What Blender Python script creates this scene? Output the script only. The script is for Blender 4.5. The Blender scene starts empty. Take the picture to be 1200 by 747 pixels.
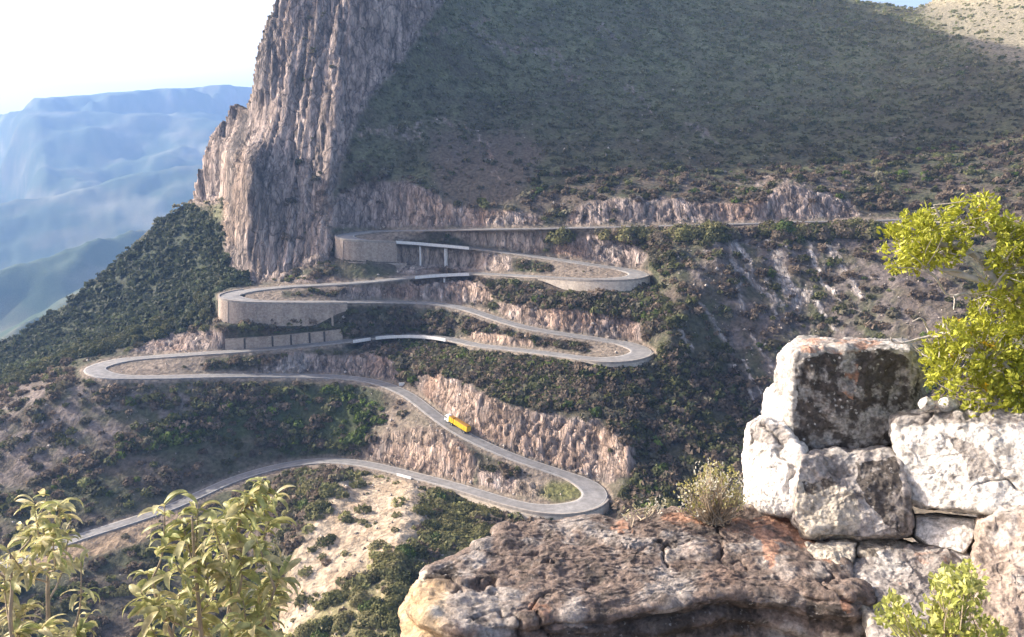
import bpy, math, random
import numpy as np
rng = np.random.default_rng(11)
random.seed(5)
C = bpy.context.scene.collection
SC = bpy.context.scene
R = math.radians

# ------------------------------------------------------------ camera
F = 1000.0; CX = 600.0; CY = 373.5; TH = R(12.3)
cd = bpy.data.cameras.new('camera'); cam = bpy.data.objects.new('camera', cd); C.objects.link(cam)
cd.sensor_width = 36; cd.lens = 36*F/1200; cd.clip_start = 0.1; cd.clip_end = 60000
cam.location = (0, 0, 0); cam.rotation_euler = (math.pi/2-TH, 0, 0)
SC.camera = cam
# ------------------------------------------------------------ world, sun, exposure
SUN_AZ = -70.0      # degrees from the view direction (+Y), negative = left
SUN_EL = 25.0
w_ = bpy.data.worlds.new('World'); SC.world = w_; w_.use_nodes = True
nt = w_.node_tree; nt.nodes.clear()
sky = nt.nodes.new('ShaderNodeTexSky'); sky.sky_type = 'NISHITA'; sky.sun_disc = False
sky.sun_elevation = R(SUN_EL); sky.sun_rotation = R(SUN_AZ)
sky.air_density = 0.75; sky.dust_density = 10.0; sky.ozone_density = 0.3; sky.altitude = 1500
bg = nt.nodes.new('ShaderNodeBackground'); bg.inputs['Strength'].default_value = 0.15
wo = nt.nodes.new('ShaderNodeOutputWorld')
wb = nt.nodes.new('ShaderNodeVectorMath'); wb.operation = 'MULTIPLY'; wb.inputs[1].default_value = (1.13, 1.0, .90)     # camera white balance, as in the photograph
nt.links.new(sky.outputs[0], wb.inputs[0]); nt.links.new(wb.outputs[0], bg.inputs[0]); nt.links.new(bg.outputs[0], wo.inputs[0])
sd = bpy.data.lights.new('sun', 'SUN'); sd.energy = 3.8; sd.angle = R(0.5); sd.color = (1.0, 0.91, 0.78)
sun = bpy.data.objects.new('sun', sd); C.objects.link(sun)
az = R(SUN_AZ); el = R(SUN_EL)
SUND = np.array([math.sin(az)*math.cos(el), math.cos(az)*math.cos(el), math.sin(el)])
from mathutils import Vector, Matrix
sun.rotation_euler = Vector(SUND).to_track_quat('Z', 'Y').to_euler()
SC.view_settings.view_transform = 'Standard'; SC.view_settings.look = 'None'
SC.view_settings.exposure = 1.38; SC.view_settings.gamma = 1.0; SC.view_settings.use_curve_mapping = False
SC.cycles.volume_step_rate = 4; SC.cycles.volume_bounces = 1; SC.cycles.max_bounces = 6

# ------------------------------------------------------------ maths helpers
def raydir(px, py):
    px = np.asarray(px, float); py = np.asarray(py, float)
    u = (px-CX)/F; v = (CY-py)/F
    return np.stack([u, math.cos(TH)+v*math.sin(TH), -math.sin(TH)+v*math.cos(TH)], -1)
def at(px, py, t):
    return raydir(px, py)*np.asarray(t, float)[..., None]
def proj(P):
    P = np.asarray(P, float)
    t = P[..., 1]*math.cos(TH)-P[..., 2]*math.sin(TH)
    v = (P[..., 1]*math.sin(TH)+P[..., 2]*math.cos(TH))/t
    return CX+P[..., 0]/t*F, CY-v*F, t
_p = np.random.default_rng(3).permutation(256); _p = np.concatenate([_p, _p, _p])
_g = np.random.default_rng(4).normal(size=(256, 3)); _g /= np.linalg.norm(_g, axis=1)[:, None]
_g = _g.astype(np.float32)
def perlin(P):
    P = np.asarray(P, np.float32); sh = P.shape[:-1]; P = P.reshape(-1, 3)
    i = np.floor(P).astype(np.int64); f = P-i; i &= 255
    u = f*f*f*(f*(f*6-15)+10); out = np.zeros(len(P), np.float32)
    for a in (0, 1):
        for b in (0, 1):
            for c in (0, 1):
                h = _p[_p[_p[i[:, 0]+a]+i[:, 1]+b]+i[:, 2]+c]
                g = _g[h]
                d = g[:, 0]*(f[:, 0]-a)+g[:, 1]*(f[:, 1]-b)+g[:, 2]*(f[:, 2]-c)
                wx = u[:, 0] if a else 1-u[:, 0]; wy = u[:, 1] if b else 1-u[:, 1]; wz = u[:, 2] if c else 1-u[:, 2]
                out += d*wx*wy*wz
    return (out*1.6).reshape(sh)
def fbm(P, o=4, g=0.5, off=0.0):
    P = np.asarray(P, np.float32)+off; s = 0; a = 1; n = 0
    for k in range(o):
        s = s+a*perlin(P*(2.03**k)+17.3*k); n += a; a *= g
    return s/n
def ridged(P, o=4, off=0.0):
    P = np.asarray(P, np.float32)+off; s = 0; a = 1; n = 0
    for k in range(o):
        s = s+a*(1-2*np.abs(perlin(P*(2.05**k)+9.1*k))); n += a; a *= .5
    return s/n
def sstep(a, b, x):
    t = np.clip((x-a)/(b-a), 0, 1); return t*t*(3-2*t)
def mix(a, b, m):
    m = np.asarray(m)[..., None]; return a*(1-m)+np.asarray(b)*m

# ------------------------------------------------------------ object helpers
def mesh_np(name, V, Fc, col=None, smooth=False, alpha=None):
    V = np.asarray(V, np.float32); Fc = np.asarray(Fc, np.int32); k = Fc.shape[1]
    me = bpy.data.meshes.new(name)
    me.vertices.add(len(V)); me.vertices.foreach_set('co', V.ravel())
    me.loops.add(Fc.size); me.loops.foreach_set('vertex_index', Fc.ravel())
    me.polygons.add(len(Fc)); me.polygons.foreach_set('loop_start', np.arange(0, Fc.size, k, dtype=np.int32))
    try: me.polygons.foreach_set('loop_total', np.full(len(Fc), k, np.int32))
    except Exception: pass
    me.polygons.foreach_set('use_smooth', np.full(len(Fc), smooth))
    me.update(calc_edges=True)
    if col is not None:
        a = me.color_attributes.new('Col', 'FLOAT_COLOR', 'POINT')
        c4 = np.ones((len(V), 4), np.float32); c4[:, :3] = col
        if alpha is not None: c4[:, 3] = alpha
        a.data.foreach_set('color', c4.ravel())
    me.validate()
    return me
def obj(name, me, mat=None, parent=None, label=None, cat=None, group=None, kind=None, loc=None):
    o = bpy.data.objects.new(name, me); C.objects.link(o)
    if mat and me is not None and not me.materials: me.materials.append(mat)
    if parent: o.parent = parent
    if loc is not None: o.location = loc
    tag(o, label, cat, group, kind)
    return o
def tag(o, label=None, cat=None, group=None, kind=None):
    if label: o['label'] = label
    if cat: o['category'] = cat
    if group: o['group'] = group
    if kind: o['kind'] = kind
def grid_faces(n, m, wrap=False):
    a = np.arange(n*m).reshape(n, m)
    if wrap: a = np.concatenate([a, a[:, :1]], 1)
    return np.stack([a[:-1, :-1], a[:-1, 1:], a[1:, 1:], a[1:, :-1]], -1).reshape(-1, 4)
class MB:
    def __init__(s): s.v = []; s.f = []
    def n(s): return sum(len(x) for x in s.v)
    def add(s, V, Fq):
        b = s.n(); s.v.append(np.asarray(V, float))
        for q in Fq: s.f.append([i+b for i in q])
        return s
    def box(s, lo, hi, M=None, taper=0):
        x0, y0, z0 = lo; x1, y1, z1 = hi; e = taper
        V = [(x0, y0, z0), (x1, y0, z0), (x1, y1, z0), (x0, y1, z0), (x0+e, y0+e, z1), (x1-e, y0+e, z1), (x1-e, y1-e, z1), (x0+e, y1-e, z1)]
        return s.add(V, [(0, 3, 2, 1), (4, 5, 6, 7), (0, 1, 5, 4), (1, 2, 6, 5), (2, 3, 7, 6), (3, 0, 4, 7)])
    def cyl(s, p, q, r0, r1=None, n=10, cap=True):
        r1 = r0 if r1 is None else r1; p = np.array(p, float); q = np.array(q, float)
        d = q-p; d = d/np.linalg.norm(d); a = np.cross(d, [0, 0, 1.0] if abs(d[2]) < .9 else [1.0, 0, 0]); a /= np.linalg.norm(a); b = np.cross(d, a)
        th = np.linspace(0, 2*math.pi, n, endpoint=False)
        c = np.cos(th)[:, None]*a+np.sin(th)[:, None]*b
        fs = [(i, (i+1) % n, n+(i+1) % n, n+i) for i in range(n)]
        if cap: fs += [tuple(range(n))[::-1], tuple(range(n, 2*n))]
        return s.add(np.concatenate([p+c*r0, q+c*r1]), fs)
    def tube(s, pts, rad, n=6):
        pts = np.array(pts, float); m = len(pts); rad = np.broadcast_to(rad, (m,)) if np.ndim(rad) else np.full(m, rad)
        T = np.gradient(pts, axis=0); T /= np.linalg.norm(T, axis=1)[:, None]+1e-9
        up = np.array([0.13, 0.31, 1.0]); A = np.cross(T, up); A /= np.linalg.norm(A, axis=1)[:, None]+1e-9; B = np.cross(T, A)
        th = np.linspace(0, 2*math.pi, n, endpoint=False)
        V = pts[:, None]+rad[:, None, None]*(np.cos(th)[None, :, None]*A[:, None]+np.sin(th)[None, :, None]*B[:, None])
        fs = grid_faces(m, n, True).tolist()+[list(range(n)), list(range((m-1)*n, m*n))]
        return s.add(V.reshape(-1, 3), fs)
    def build(s, name, mat=None, parent=None, smooth=False, **k):
        me = bpy.data.meshes.new(name); me.from_pydata(np.concatenate(s.v).tolist(), [], s.f); me.update()
        if smooth: me.polygons.foreach_set('use_smooth', np.full(len(me.polygons), True))
        return obj(name, me, mat, parent, **k)
def catmull(P, n=12):
    P = np.asarray(P, float); Q = np.concatenate([[2*P[0]-P[1]], P, [2*P[-1]-P[-2]]]); out = []
    for i in range(len(P)-1):
        a, b, c, d = Q[i:i+4]; t = np.linspace(0, 1, n, endpoint=False)[:, None]
        out.append(.5*((2*b)+(c-a)*t+(2*a-5*b+4*c-d)*t*t+(3*b-a-3*c+d)*t**3))
    out.append(P[-1:]); return np.concatenate(out)

# ------------------------------------------------------------ materials
def newmat(name):
    m = bpy.data.materials.new(name); m.use_nodes = True; n = m.node_tree; b = n.nodes['Principled BSDF']
    return m, n, b
def N(n, t, **k):
    x = n.nodes.new(t)
    for a, v in k.items():
        if a in x.inputs.keys(): x.inputs[a].default_value = v
        else: setattr(x, a, v)
    return x
def simple(name, col, rough=.8, var=.0, scale=5, bump=0.0, spec=.3, metallic=0, trans=0):
    m, n, b = newmat(name); b.inputs['Roughness'].default_value = rough; b.inputs['Metallic'].default_value = metallic
    b.inputs['Specular IOR Level'].default_value = spec
    tc = N(n, 'ShaderNodeTexCoord'); nz = N(n, 'ShaderNodeTexNoise', Scale=scale, Detail=5.0)
    n.links.new(tc.outputs['Object'], nz.inputs['Vector'])
    cr = N(n, 'ShaderNodeMapRange'); cr.inputs[1].default_value = .3; cr.inputs[2].default_value = .7
    cr.inputs[3].default_value = 1-var; cr.inputs[4].default_value = 1+var
    n.links.new(nz.outputs[0], cr.inputs[0])
    mx = N(n, 'ShaderNodeVectorMath', operation='SCALE'); mx.inputs[0].default_value = col; n.links.new(cr.outputs[0], mx.inputs['Scale'])
    n.links.new(mx.outputs[0], b.inputs['Base Color'])
    if bump:
        bp = N(n, 'ShaderNodeBump', Strength=.6, Distance=bump); n.links.new(nz.outputs[0], bp.inputs['Height']); n.links.new(bp.outputs[0], b.inputs['Normal'])
    return m
def terrain_mat():
    m, n, b = newmat('scrub_hillside'); b.inputs['Roughness'].default_value = .95; b.inputs['Specular IOR Level'].default_value = .15
    at_ = N(n, 'ShaderNodeAttribute', attribute_name='Col'); tc = N(n, 'ShaderNodeTexCoord')
    # scrubby speckle everywhere, vertical streaks on rock (alpha)
    mp = N(n, 'ShaderNodeMapping'); mp.inputs['Scale'].default_value = (1, .35, .2); n.links.new(tc.outputs['Object'], mp.inputs['Vector'])
    n1 = N(n, 'ShaderNodeTexNoise', Scale=.42, Detail=7.0, Roughness=.68); n.links.new(mp.outputs[0], n1.inputs['Vector'])
    nw = N(n, 'ShaderNodeTexNoise', Scale=.09, Detail=4.0); n.links.new(tc.outputs['Object'], nw.inputs['Vector'])
    fac = None
    for sxy, sz_, ca in ((.14, .018, .6), (.55, .13, .4)):
        m0 = N(n, 'ShaderNodeMapping'); m0.inputs['Scale'].default_value = (sxy, sxy*.3, sz_); n.links.new(tc.outputs['Object'], m0.inputs['Vector'])
        wv = N(n, 'ShaderNodeVectorMath', operation='MULTIPLY_ADD'); wv.inputs[1].default_value = (1.6, 1.6, .9); n.links.new(nw.outputs['Color'], wv.inputs[0]); n.links.new(m0.outputs[0], wv.inputs[2])
        vc = N(n, 'ShaderNodeTexVoronoi', Scale=1.0); n.links.new(wv.outputs[0], vc.inputs['Vector'])
        ve = N(n, 'ShaderNodeTexVoronoi', Scale=1.0); ve.feature = 'DISTANCE_TO_EDGE'; n.links.new(wv.outputs[0], ve.inputs['Vector'])
        sc0 = N(n, 'ShaderNodeSeparateColor'); n.links.new(vc.outputs['Color'], sc0.inputs[0])
        q1 = N(n, 'ShaderNodeMapRange'); [q1.inputs.__getitem__(i+1).__setattr__('default_value', v) for i, v in enumerate((0, 1, .76, 1.26))]; n.links.new(sc0.outputs[0], q1.inputs[0])
        q2 = N(n, 'ShaderNodeMapRange'); [q2.inputs.__getitem__(i+1).__setattr__('default_value', v) for i, v in enumerate((0, .10, 1-ca, 1))]; n.links.new(ve.outputs['Distance'], q2.inputs[0])
        q3 = N(n, 'ShaderNodeMath', operation='MULTIPLY'); n.links.new(q1.outputs[0], q3.inputs[0]); n.links.new(q2.outputs[0], q3.inputs[1])
        if fac is None: fac = q3.outputs[0]
        else:
            q4 = N(n, 'ShaderNodeMath', operation='MULTIPLY'); n.links.new(fac, q4.inputs[0]); n.links.new(q3.outputs[0], q4.inputs[1]); fac = q4.outputs[0]
    n2 = N(n, 'ShaderNodeTexNoise', Scale=.5, Detail=5.0, Roughness=.6); n.links.new(tc.outputs['Object'], n2.inputs['Vector'])
    r1 = N(n, 'ShaderNodeMapRange'); [r1.inputs.__getitem__(i+1).__setattr__('default_value', v) for i, v in enumerate((.36, .66, .55, 1.6))]
    r2 = N(n, 'ShaderNodeMapRange'); [r2.inputs.__getitem__(i+1).__setattr__('default_value', v) for i, v in enumerate((.36, .66, .6, 1.4))]
    n.links.new(n1.outputs[0], r1.inputs[0]); n.links.new(n2.outputs[0], r2.inputs[0])
    rf = N(n, 'ShaderNodeMath', operation='MULTIPLY'); n.links.new(r1.outputs[0], rf.inputs[0]); n.links.new(fac, rf.inputs[1])
    mm = N(n, 'ShaderNodeMix'); mm.data_type = 'FLOAT'; n.links.new(at_.outputs['Alpha'], mm.inputs[0]); n.links.new(r2.outputs[0], mm.inputs[2]); n.links.new(rf.outputs[0], mm.inputs[3])
    sc = N(n, 'ShaderNodeVectorMath', operation='SCALE'); n.links.new(at_.outputs['Color'], sc.inputs[0]); n.links.new(mm.outputs[0], sc.inputs['Scale'])
    n.links.new(sc.outputs[0], b.inputs['Base Color'])
    mh = N(n, 'ShaderNodeMix'); mh.data_type = 'FLOAT'; n.links.new(at_.outputs['Alpha'], mh.inputs[0]); n.links.new(n2.outputs[0], mh.inputs[2]); n.links.new(rf.outputs[0], mh.inputs[3])
    bp = N(n, 'ShaderNodeBump', Strength=.8, Distance=1.6); n.links.new(mh.outputs[0], bp.inputs['Height']); n.links.new(bp.outputs[0], b.inputs['Normal'])
    return m
def boulder_mat():
    m, n, b = newmat('lichen_rock'); b.inputs['Roughness'].default_value = .85; b.inputs['Specular IOR Level'].default_value = .25
    at_ = N(n, 'ShaderNodeAttribute', attribute_name='Col'); tc = N(n, 'ShaderNodeTexCoord')
    n1 = N(n, 'ShaderNodeTexNoise', Scale=34.0, Detail=8.0, Roughness=.7); n.links.new(tc.outputs['Object'], n1.inputs['Vector'])
    n3 = N(n, 'ShaderNodeTexNoise', Scale=9.0, Detail=6.0, Roughness=.65); n.links.new(tc.outputs['Object'], n3.inputs['Vector'])
    r1 = N(n, 'ShaderNodeMapRange'); [r1.inputs.__getitem__(i+1).__setattr__('default_value', v) for i, v in enumerate((.34, .66, .55, 1.5))]
    n.links.new(n1.outputs[0], r1.inputs[0])
    # pale crusty lichen rosettes, only where alpha says the face is weathered
    vo = N(n, 'ShaderNodeTexVoronoi', Scale=30.0); vo.feature = 'F1'
    dm = N(n, 'ShaderNodeVectorMath', operation='MULTIPLY_ADD'); dm.inputs[1].default_value = (.05, .05, .05)
    n.links.new(n3.outputs['Color'], dm.inputs[0]); n.links.new(tc.outputs['Object'], dm.inputs[2]); n.links.new(dm.outputs[0], vo.inputs['Vector'])
    r2 = N(n, 'ShaderNodeMapRange'); [r2.inputs.__getitem__(i+1).__setattr__('default_value', v) for i, v in enumerate((.34, .26, 0, 1))]
    n.links.new(vo.outputs['Distance'], r2.inputs[0])
    sv = N(n, 'ShaderNodeSeparateColor'); n.links.new(vo.outputs['Color'], sv.inputs[0])
    r4 = N(n, 'ShaderNodeMapRange'); [r4.inputs.__getitem__(i+1).__setattr__('default_value', v) for i, v in enumerate((.5, .6, 0, 1))]
    n.links.new(sv.outputs[0], r4.inputs[0])
    r3 = N(n, 'ShaderNodeMapRange'); [r3.inputs.__getitem__(i+1).__setattr__('default_value', v) for i, v in enumerate((.47, .56, 0, 1))]
    n.links.new(n1.outputs[0], r3.inputs[0])
    m1 = N(n, 'ShaderNodeMath', operation='MULTIPLY'); n.links.new(r2.outputs[0], m1.inputs[0]); n.links.new(r4.outputs[0], m1.inputs[1])
    m1b = N(n, 'ShaderNodeMath', operation='MULTIPLY'); n.links.new(m1.outputs[0], m1b.inputs[0]); n.links.new(r3.outputs[0], m1b.inputs[1])
    m2 = N(n, 'ShaderNodeMath', operation='MULTIPLY'); n.links.new(m1b.outputs[0], m2.inputs[0]); n.links.new(at_.outputs['Alpha'], m2.inputs[1])
    sc = N(n, 'ShaderNodeVectorMath', operation='SCALE'); n.links.new(at_.outputs['Color'], sc.inputs[0]); n.links.new(r1.outputs[0], sc.inputs['Scale'])
    mc = N(n, 'ShaderNodeMix'); mc.data_type = 'RGBA'; n.links.new(m2.outputs[0], mc.inputs[0]); n.links.new(sc.outputs[0], mc.inputs[6]); mc.inputs[7].default_value = (.5, .49, .47, 1)
    n.links.new(mc.outputs[2], b.inputs['Base Color'])
    b1 = N(n, 'ShaderNodeBump', Strength=.7, Distance=.02); n.links.new(n1.outputs[0], b1.inputs['Height'])
    b2 = N(n, 'ShaderNodeBump', Strength=.7, Distance=.06); n.links.new(n3.outputs[0], b2.inputs['Height']); n.links.new(b1.outputs[0], b2.inputs['Normal'])
    n.links.new(b2.outputs[0], b.inputs['Normal'])
    return m
def leaf_mat(name, col, col2, trans=.35, attr=False, rough=.55, rnd=True):
    m, n, b = newmat(name)
    b.inputs['Roughness'].default_value = rough; b.inputs['Specular IOR Level'].default_value = .3
    if attr:
        a = N(n, 'ShaderNodeAttribute', attribute_name='Col'); out = a.outputs['Color']
    else:
        oi = N(n, 'ShaderNodeObjectInfo'); mc = N(n, 'ShaderNodeMix'); mc.data_type = 'RGBA'
        mc.inputs[6].default_value = (*col, 1); mc.inputs[7].default_value = (*col2, 1); n.links.new(oi.outputs['Random'], mc.inputs[0])
        tc = N(n, 'ShaderNodeTexCoord'); nz = N(n, 'ShaderNodeTexNoise', Scale=1.5 if rnd else 30.0, Detail=3.0); n.links.new(tc.outputs['Object'], nz.inputs['Vector'])
        mr = N(n, 'ShaderNodeMapRange'); [mr.inputs.__getitem__(i+1).__setattr__('default_value', v) for i, v in enumerate((.3, .7, .6, 1.4))]
        n.links.new(nz.outputs[0], mr.inputs[0])
        sc = N(n, 'ShaderNodeVectorMath', operation='SCALE'); n.links.new(mc.outputs[2], sc.inputs[0]); n.links.new(mr.outputs[0], sc.inputs['Scale']); out = sc.outputs[0]
    n.links.new(out, b.inputs['Base Color'])
    if trans:
        tr = N(n, 'ShaderNodeBsdfTranslucent'); n.links.new(out, tr.inputs[0]); ms = N(n, 'ShaderNodeMixShader'); ms.inputs[0].default_value = trans
        n.links.new(b.outputs[0], ms.inputs[1]); n.links.new(tr.outputs[0], ms.inputs[2]); n.links.new(ms.outputs[0], n.nodes['Material Output'].inputs['Surface'])
    return m
M_TERR = terrain_mat(); M_ROCK = boulder_mat()

# ------------------------------------------------------------ the road: pixel trace of the photograph turned into metres
RP = [(1062,257.2,-45.5),(1035,258,-46),(950,259.5,None),(860,262.5,None),(760,265,None),(660,267,None),(600,268,None),(520,269.3,None),(460,270.3,None),(425,272,None),(404,276.2,-60.5),
      (412,280.3,None),(438,282.3,None),(470,283.6,None),(500,285.6,-66),(550,290,None),(590,295,None),(640,302,None),(700,311,None),(730,315.5,None),(749,321,-74.5),
      (737,326,None),(700,327.5,None),(660,326,None),(610,323,None),(575,321.3,None),(550,320.4,None),(500,323,-81.5),(440,329.5,None),(400,332.5,None),(350,335,None),(310,338.5,None),(284,342,None),(268,347,-88),
      (286,351.8,None),(315,353.6,None),(360,354,None),(440,353.6,None),(480,354.2,None),(510,355.8,-95),(540,360.5,None),(565,368,None),(590,376.5,None),(620,384.5,None),(660,391.5,None),(700,397.3,None),(735,403.5,None),(753,412,-103),
      (738,419.5,None),(712,421.8,None),(690,420.5,None),(660,416.5,None),(620,411.5,None),(590,408,None),(560,404.6,None),(540,400,None),(520,395.8,None),(500,393.4,-109.5),(475,392.6,None),(450,393.6,None),(430,396,None),(400,400.4,None),(360,404.5,None),(320,408.2,None),(280,411.3,None),(240,414,None),(200,416.8,None),(160,420,None),(130,424.8,None),(110,432.8,-118.5),
      (126,440.2,None),(155,442,None),(200,441.8,None),(240,440.6,None),(280,440,None),(320,440,None),(360,440.6,None),(400,442,None),(432,446,None),(456,452.5,None),(480,464,None),(500,479,-129.5),(520,494.3,None),(540,507,None),(560,517.5,None),(590,531,None),(620,542.3,None),(650,552,None),(680,563.5,None),(698,577,-143.5),
      (690,590,None),(662,596.3,None),(630,595.5,None),(600,589.5,None),(570,580.7,None),(540,571.5,None),(510,563.3,None),(480,555.8,None),(450,548.3,None),(420,542.5,None),(390,539.8,None),(360,541.2,None),(330,546,None),(300,553.5,-156.5),(270,563.5,None),(235,579,None),(200,594.5,None),(150,611.5,None),(95,629,-163),(40,649,None),(-30,676,None),(-120,712,-170)]
rp = np.array([(a, b) for a, b, c in RP], float)
fine = catmull(rp, 10)
zk = [c for a, b, c in RP]; s_ = np.arange(len(RP))*10.0
idx = [i for i, z in enumerate(zk) if z is not None]
zz = np.interp(np.arange(len(fine)), [i*10 for i in idx], [zk[i] for i in idx])
for it in range(3):       # even gradient along the true length
    t = zz/raydir(fine[:, 0], fine[:, 1])[:, 2]; P = at(fine[:, 0], fine[:, 1], t)
    L = np.concatenate([[0], np.cumsum(np.linalg.norm(np.diff(P[:, :2], axis=0), axis=1))])
    zz = np.interp(L, L[[i*10 for i in idx]], [zk[i] for i in idx])
Ls = np.arange(0, L[-1], 1.0)
RC = np.stack([np.interp(Ls, L, P[:, k]) for k in range(3)], 1)
def gsm(A, s):
    k = np.arange(-int(3*s), int(3*s)+1); g = np.exp(-k*k/(2*s*s)); g /= g.sum()
    Ap = np.concatenate([np.repeat(A[:1], len(k)//2, 0), A, np.repeat(A[-1:], len(k)//2, 0)])
    return np.stack([np.convolve(Ap[:, i], g, 'valid') for i in range(A.shape[1])], 1)
RC = gsm(RC, 3.0)
RT = np.gradient(RC, axis=0); RT[:, 2] = 0; RT /= np.linalg.norm(RT, axis=1)[:, None]
RN = np.stack([-RT[:, 1], RT[:, 0], np.zeros(len(RT))], 1)     # left of travel
curv = np.abs(np.gradient(np.unwrap(np.arctan2(RT[:, 1], RT[:, 0]))))
curv = gsm(curv[:, None], 6)[:, 0]
def ridx0(px, py): return int(np.argmin((proj(RC)[0]-px)**2+((proj(RC)[1]-py)*2)**2))
HW = 3.5+1.9*sstep(.02, .06, curv)
HW[:ridx0(430, 271.5)] -= .9
HW = gsm(HW[:, None], 4)[:, 0]
rpx, rpy, rt_ = proj(RC)
def ridx(px, py, lo=0, hi=None):
    d = (rpx-px)**2+((rpy-py)*2)**2; return int(np.argmin(d))
BR = [(ridx(461, 283), ridx(552, 290.2), -1), (ridx(552, 320.4), ridx(484, 324.2), 1), (ridx(528, 397.2), ridx(411, 398.8), 1)]
# retaining walls: (start, end, side, height, setback, foot)
i_ = ridx
WALLS = [
 ('upper', i_(401,275), i_(461,283), -1, 12.0, 0.6, 'tall stone retaining wall carrying the uppermost left hairpin beside the long viaduct'),
 ('second', i_(262,347)-14, i_(405,354), -1, 12.5, 0.6, 'long curved retaining wall under the middle left hairpin, its left end sunlit'),
 ('r1', i_(752,322), i_(636,325), 1, 6.0, 0.6, 'pale stone retaining wall under the uppermost right hairpin'),
 ('r2', i_(757,414), i_(684,420), 1, 2.6, 0.6, 'low pale stone wall under the right hairpin above the dense bushes'),
 ('r3', i_(700,584), i_(536,571), 1, 4.0, 0.6, 'light masonry wall under the lowest right hairpin'),
]

# ------------------------------------------------------------ terrain sheet: inverse depth field filled between traced lines
GX0, GX1, GY0, GY1, ST = -240, 1440, -300, 860, 2
gx = np.arange(GX0, GX1+1, ST, dtype=float); gy = np.arange(GY0, GY1+1, ST, dtype=float)
PX, PY = np.meshgrid(gx, gy); H_, W_ = PX.shape
def newpins(): return np.zeros((H_, W_)), np.zeros((H_, W_))
pw, pc = newpins()
def splat(P, wt=1.0, dt=0.0):
    x, y, t = proj(P.reshape(-1, 3)); i = np.rint((x-GX0)/ST).astype(int); j = np.rint((y-GY0)/ST).astype(int)
    ok = (i >= 0) & (i < W_) & (j >= 0) & (j < H_)
    np.add.at(pw, (j[ok], i[ok]), wt/(t[ok]+dt)); np.add.at(pc, (j[ok], i[ok]), wt)
LINES = [
 [(360,-300,650),(430,-300,660),(520,-300,760),(700,-300,1150),(1000,-300,1300),(1200,-300,950),(1440,-300,760)],  # unseen peak above the frame, raised so it shades the hillside
 [(300,-140,630),(430,-140,640),(500,-140,700),(560,-140,900),(700,-140,1100),(1000,-140,1200),(1200,-140,900),(1440,-140,700)],
 [(322,0,592),(420,0,588),(495,0,610),(560,0,740),(700,0,860),(900,0,950),(1000,0,990),(1085,6,1010),(1200,0,800),(1440,0,600)],
 [(294,110,568),(350,110,561),(415,110,556),(450,110,580),(600,110,640),(800,110,690),(1000,110,690),(1200,110,600),(1440,110,480)],
 [(400,200,530),(480,200,546),(700,200,535),(900,200,530),(1100,200,505),(1200,200,485),(1440,200,410)],
 [(330,20,588),(340,100,564),(345,200,538),(345,320,508)], [(400,0,588),(395,100,556),(385,200,530)],
 [(265,302,532),(300,330,510),(345,324,506),(380,300,504),(392,268,511)],
 [(292,120,586),(278,122,590),(262,146,588),(245,172,592),(230,205,596),(226,232,602)],
 [(262,235,590),(261,175,584),(280,130,590)], [(267,175,555),(266,215,548),(266,295,536)], [(294,180,520),(296,240,514),(292,300,516)],
 [(225,238,640),(180,265,640),(120,318,630),(50,377,615),(0,402,600),(-240,480,560)],
 [(258,300,556),(200,330,578),(130,370,572),(60,410,556),(0,432,540),(-240,520,500)],
 [(243,338,505),(236,375,484),(200,396,476),(150,410,462),(85,421,458),(60,440,446),(0,462,446),(-240,560,430)],
 [(80,452,421),(0,492,413),(-240,600,395)], [(60,540,393),(0,560,385),(-240,650,370)],
 [(0,700,315),(100,690,325),(200,680,335),(300,668,340),(322,655,338)],
 [(404,556,366),(366,600,335),(342,660,305),(332,700,292),(327,747,280),(320,860,240)],
 [(484,562,362),(472,620,312),(455,700,272),(442,747,259),(430,860,210)],
 [(560,600,340),(562,680,290),(545,747,272)],
 [(0,747,292),(150,747,305),(300,747,310),(322,740,310)], [(-240,860,250),(0,860,240),(300,860,235),(430,860,210),(600,860,230),(1440,860,230)],
 [(600,640,318),(720,628,318),(800,606,330),(900,600,325),(1100,600,300),(1440,600,260)],
 [(732,566,344),(765,500,370),(785,450,392),(782,400,402),(800,340,428),(788,300,445)],
 [(900,500,385),(860,440,402),(852,380,420),(842,310,438),(836,278,455)],
 [(1000,500,368),(962,420,402),(935,350,428),(915,290,446)],
 [(1100,500,340),(1080,420,372),(1062,340,402),(1056,290,432)],
 [(1200,500,318),(1200,400,345),(1200,300,392),(1200,250,430)], [(1440,600,260),(1440,300,330),(1440,200,410)],
 [(-240,480,560),(-240,860,250)]]
def pinline(Lp):
    Lp = np.array(Lp, float)
    for a, b in zip(Lp[:-1], Lp[1:]):
        n = int(max(abs(b[0]-a[0]), abs(b[1]-a[1]))/1.5)+2; s = np.linspace(0, 1, n)
        x = a[0]+(b[0]-a[0])*s; y = a[1]+(b[1]-a[1])*s; w = (1/a[2])*(1-s)+(1/b[2])*s
        i = np.rint((x-GX0)/ST).astype(int); j = np.rint((y-GY0)/ST).astype(int)
        ok = (i >= 0) & (i < W_) & (j >= 0) & (j < H_)
        i = i[ok]; j = j[ok]; w = w[ok]; free = pc[j, i] < 1e5
        pw[j[free], i[free]] += w[free]; pc[j[free], i[free]] += 1
isbr = np.zeros(len(RC), bool)
for a, b, sd_ in BR: isbr[a:b+1] = True
offs = np.arange(-1, 1.001, .09)
nb = ~isbr
verge = 1.0
roadP = RC[nb][:, None]+RN[nb][:, None]*((HW[nb]+verge)[:, None]*offs[None])[:, :, None]-np.array([0, 0, .35])
splat(roadP, 1e6)
roadmask = pc > 0
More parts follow.
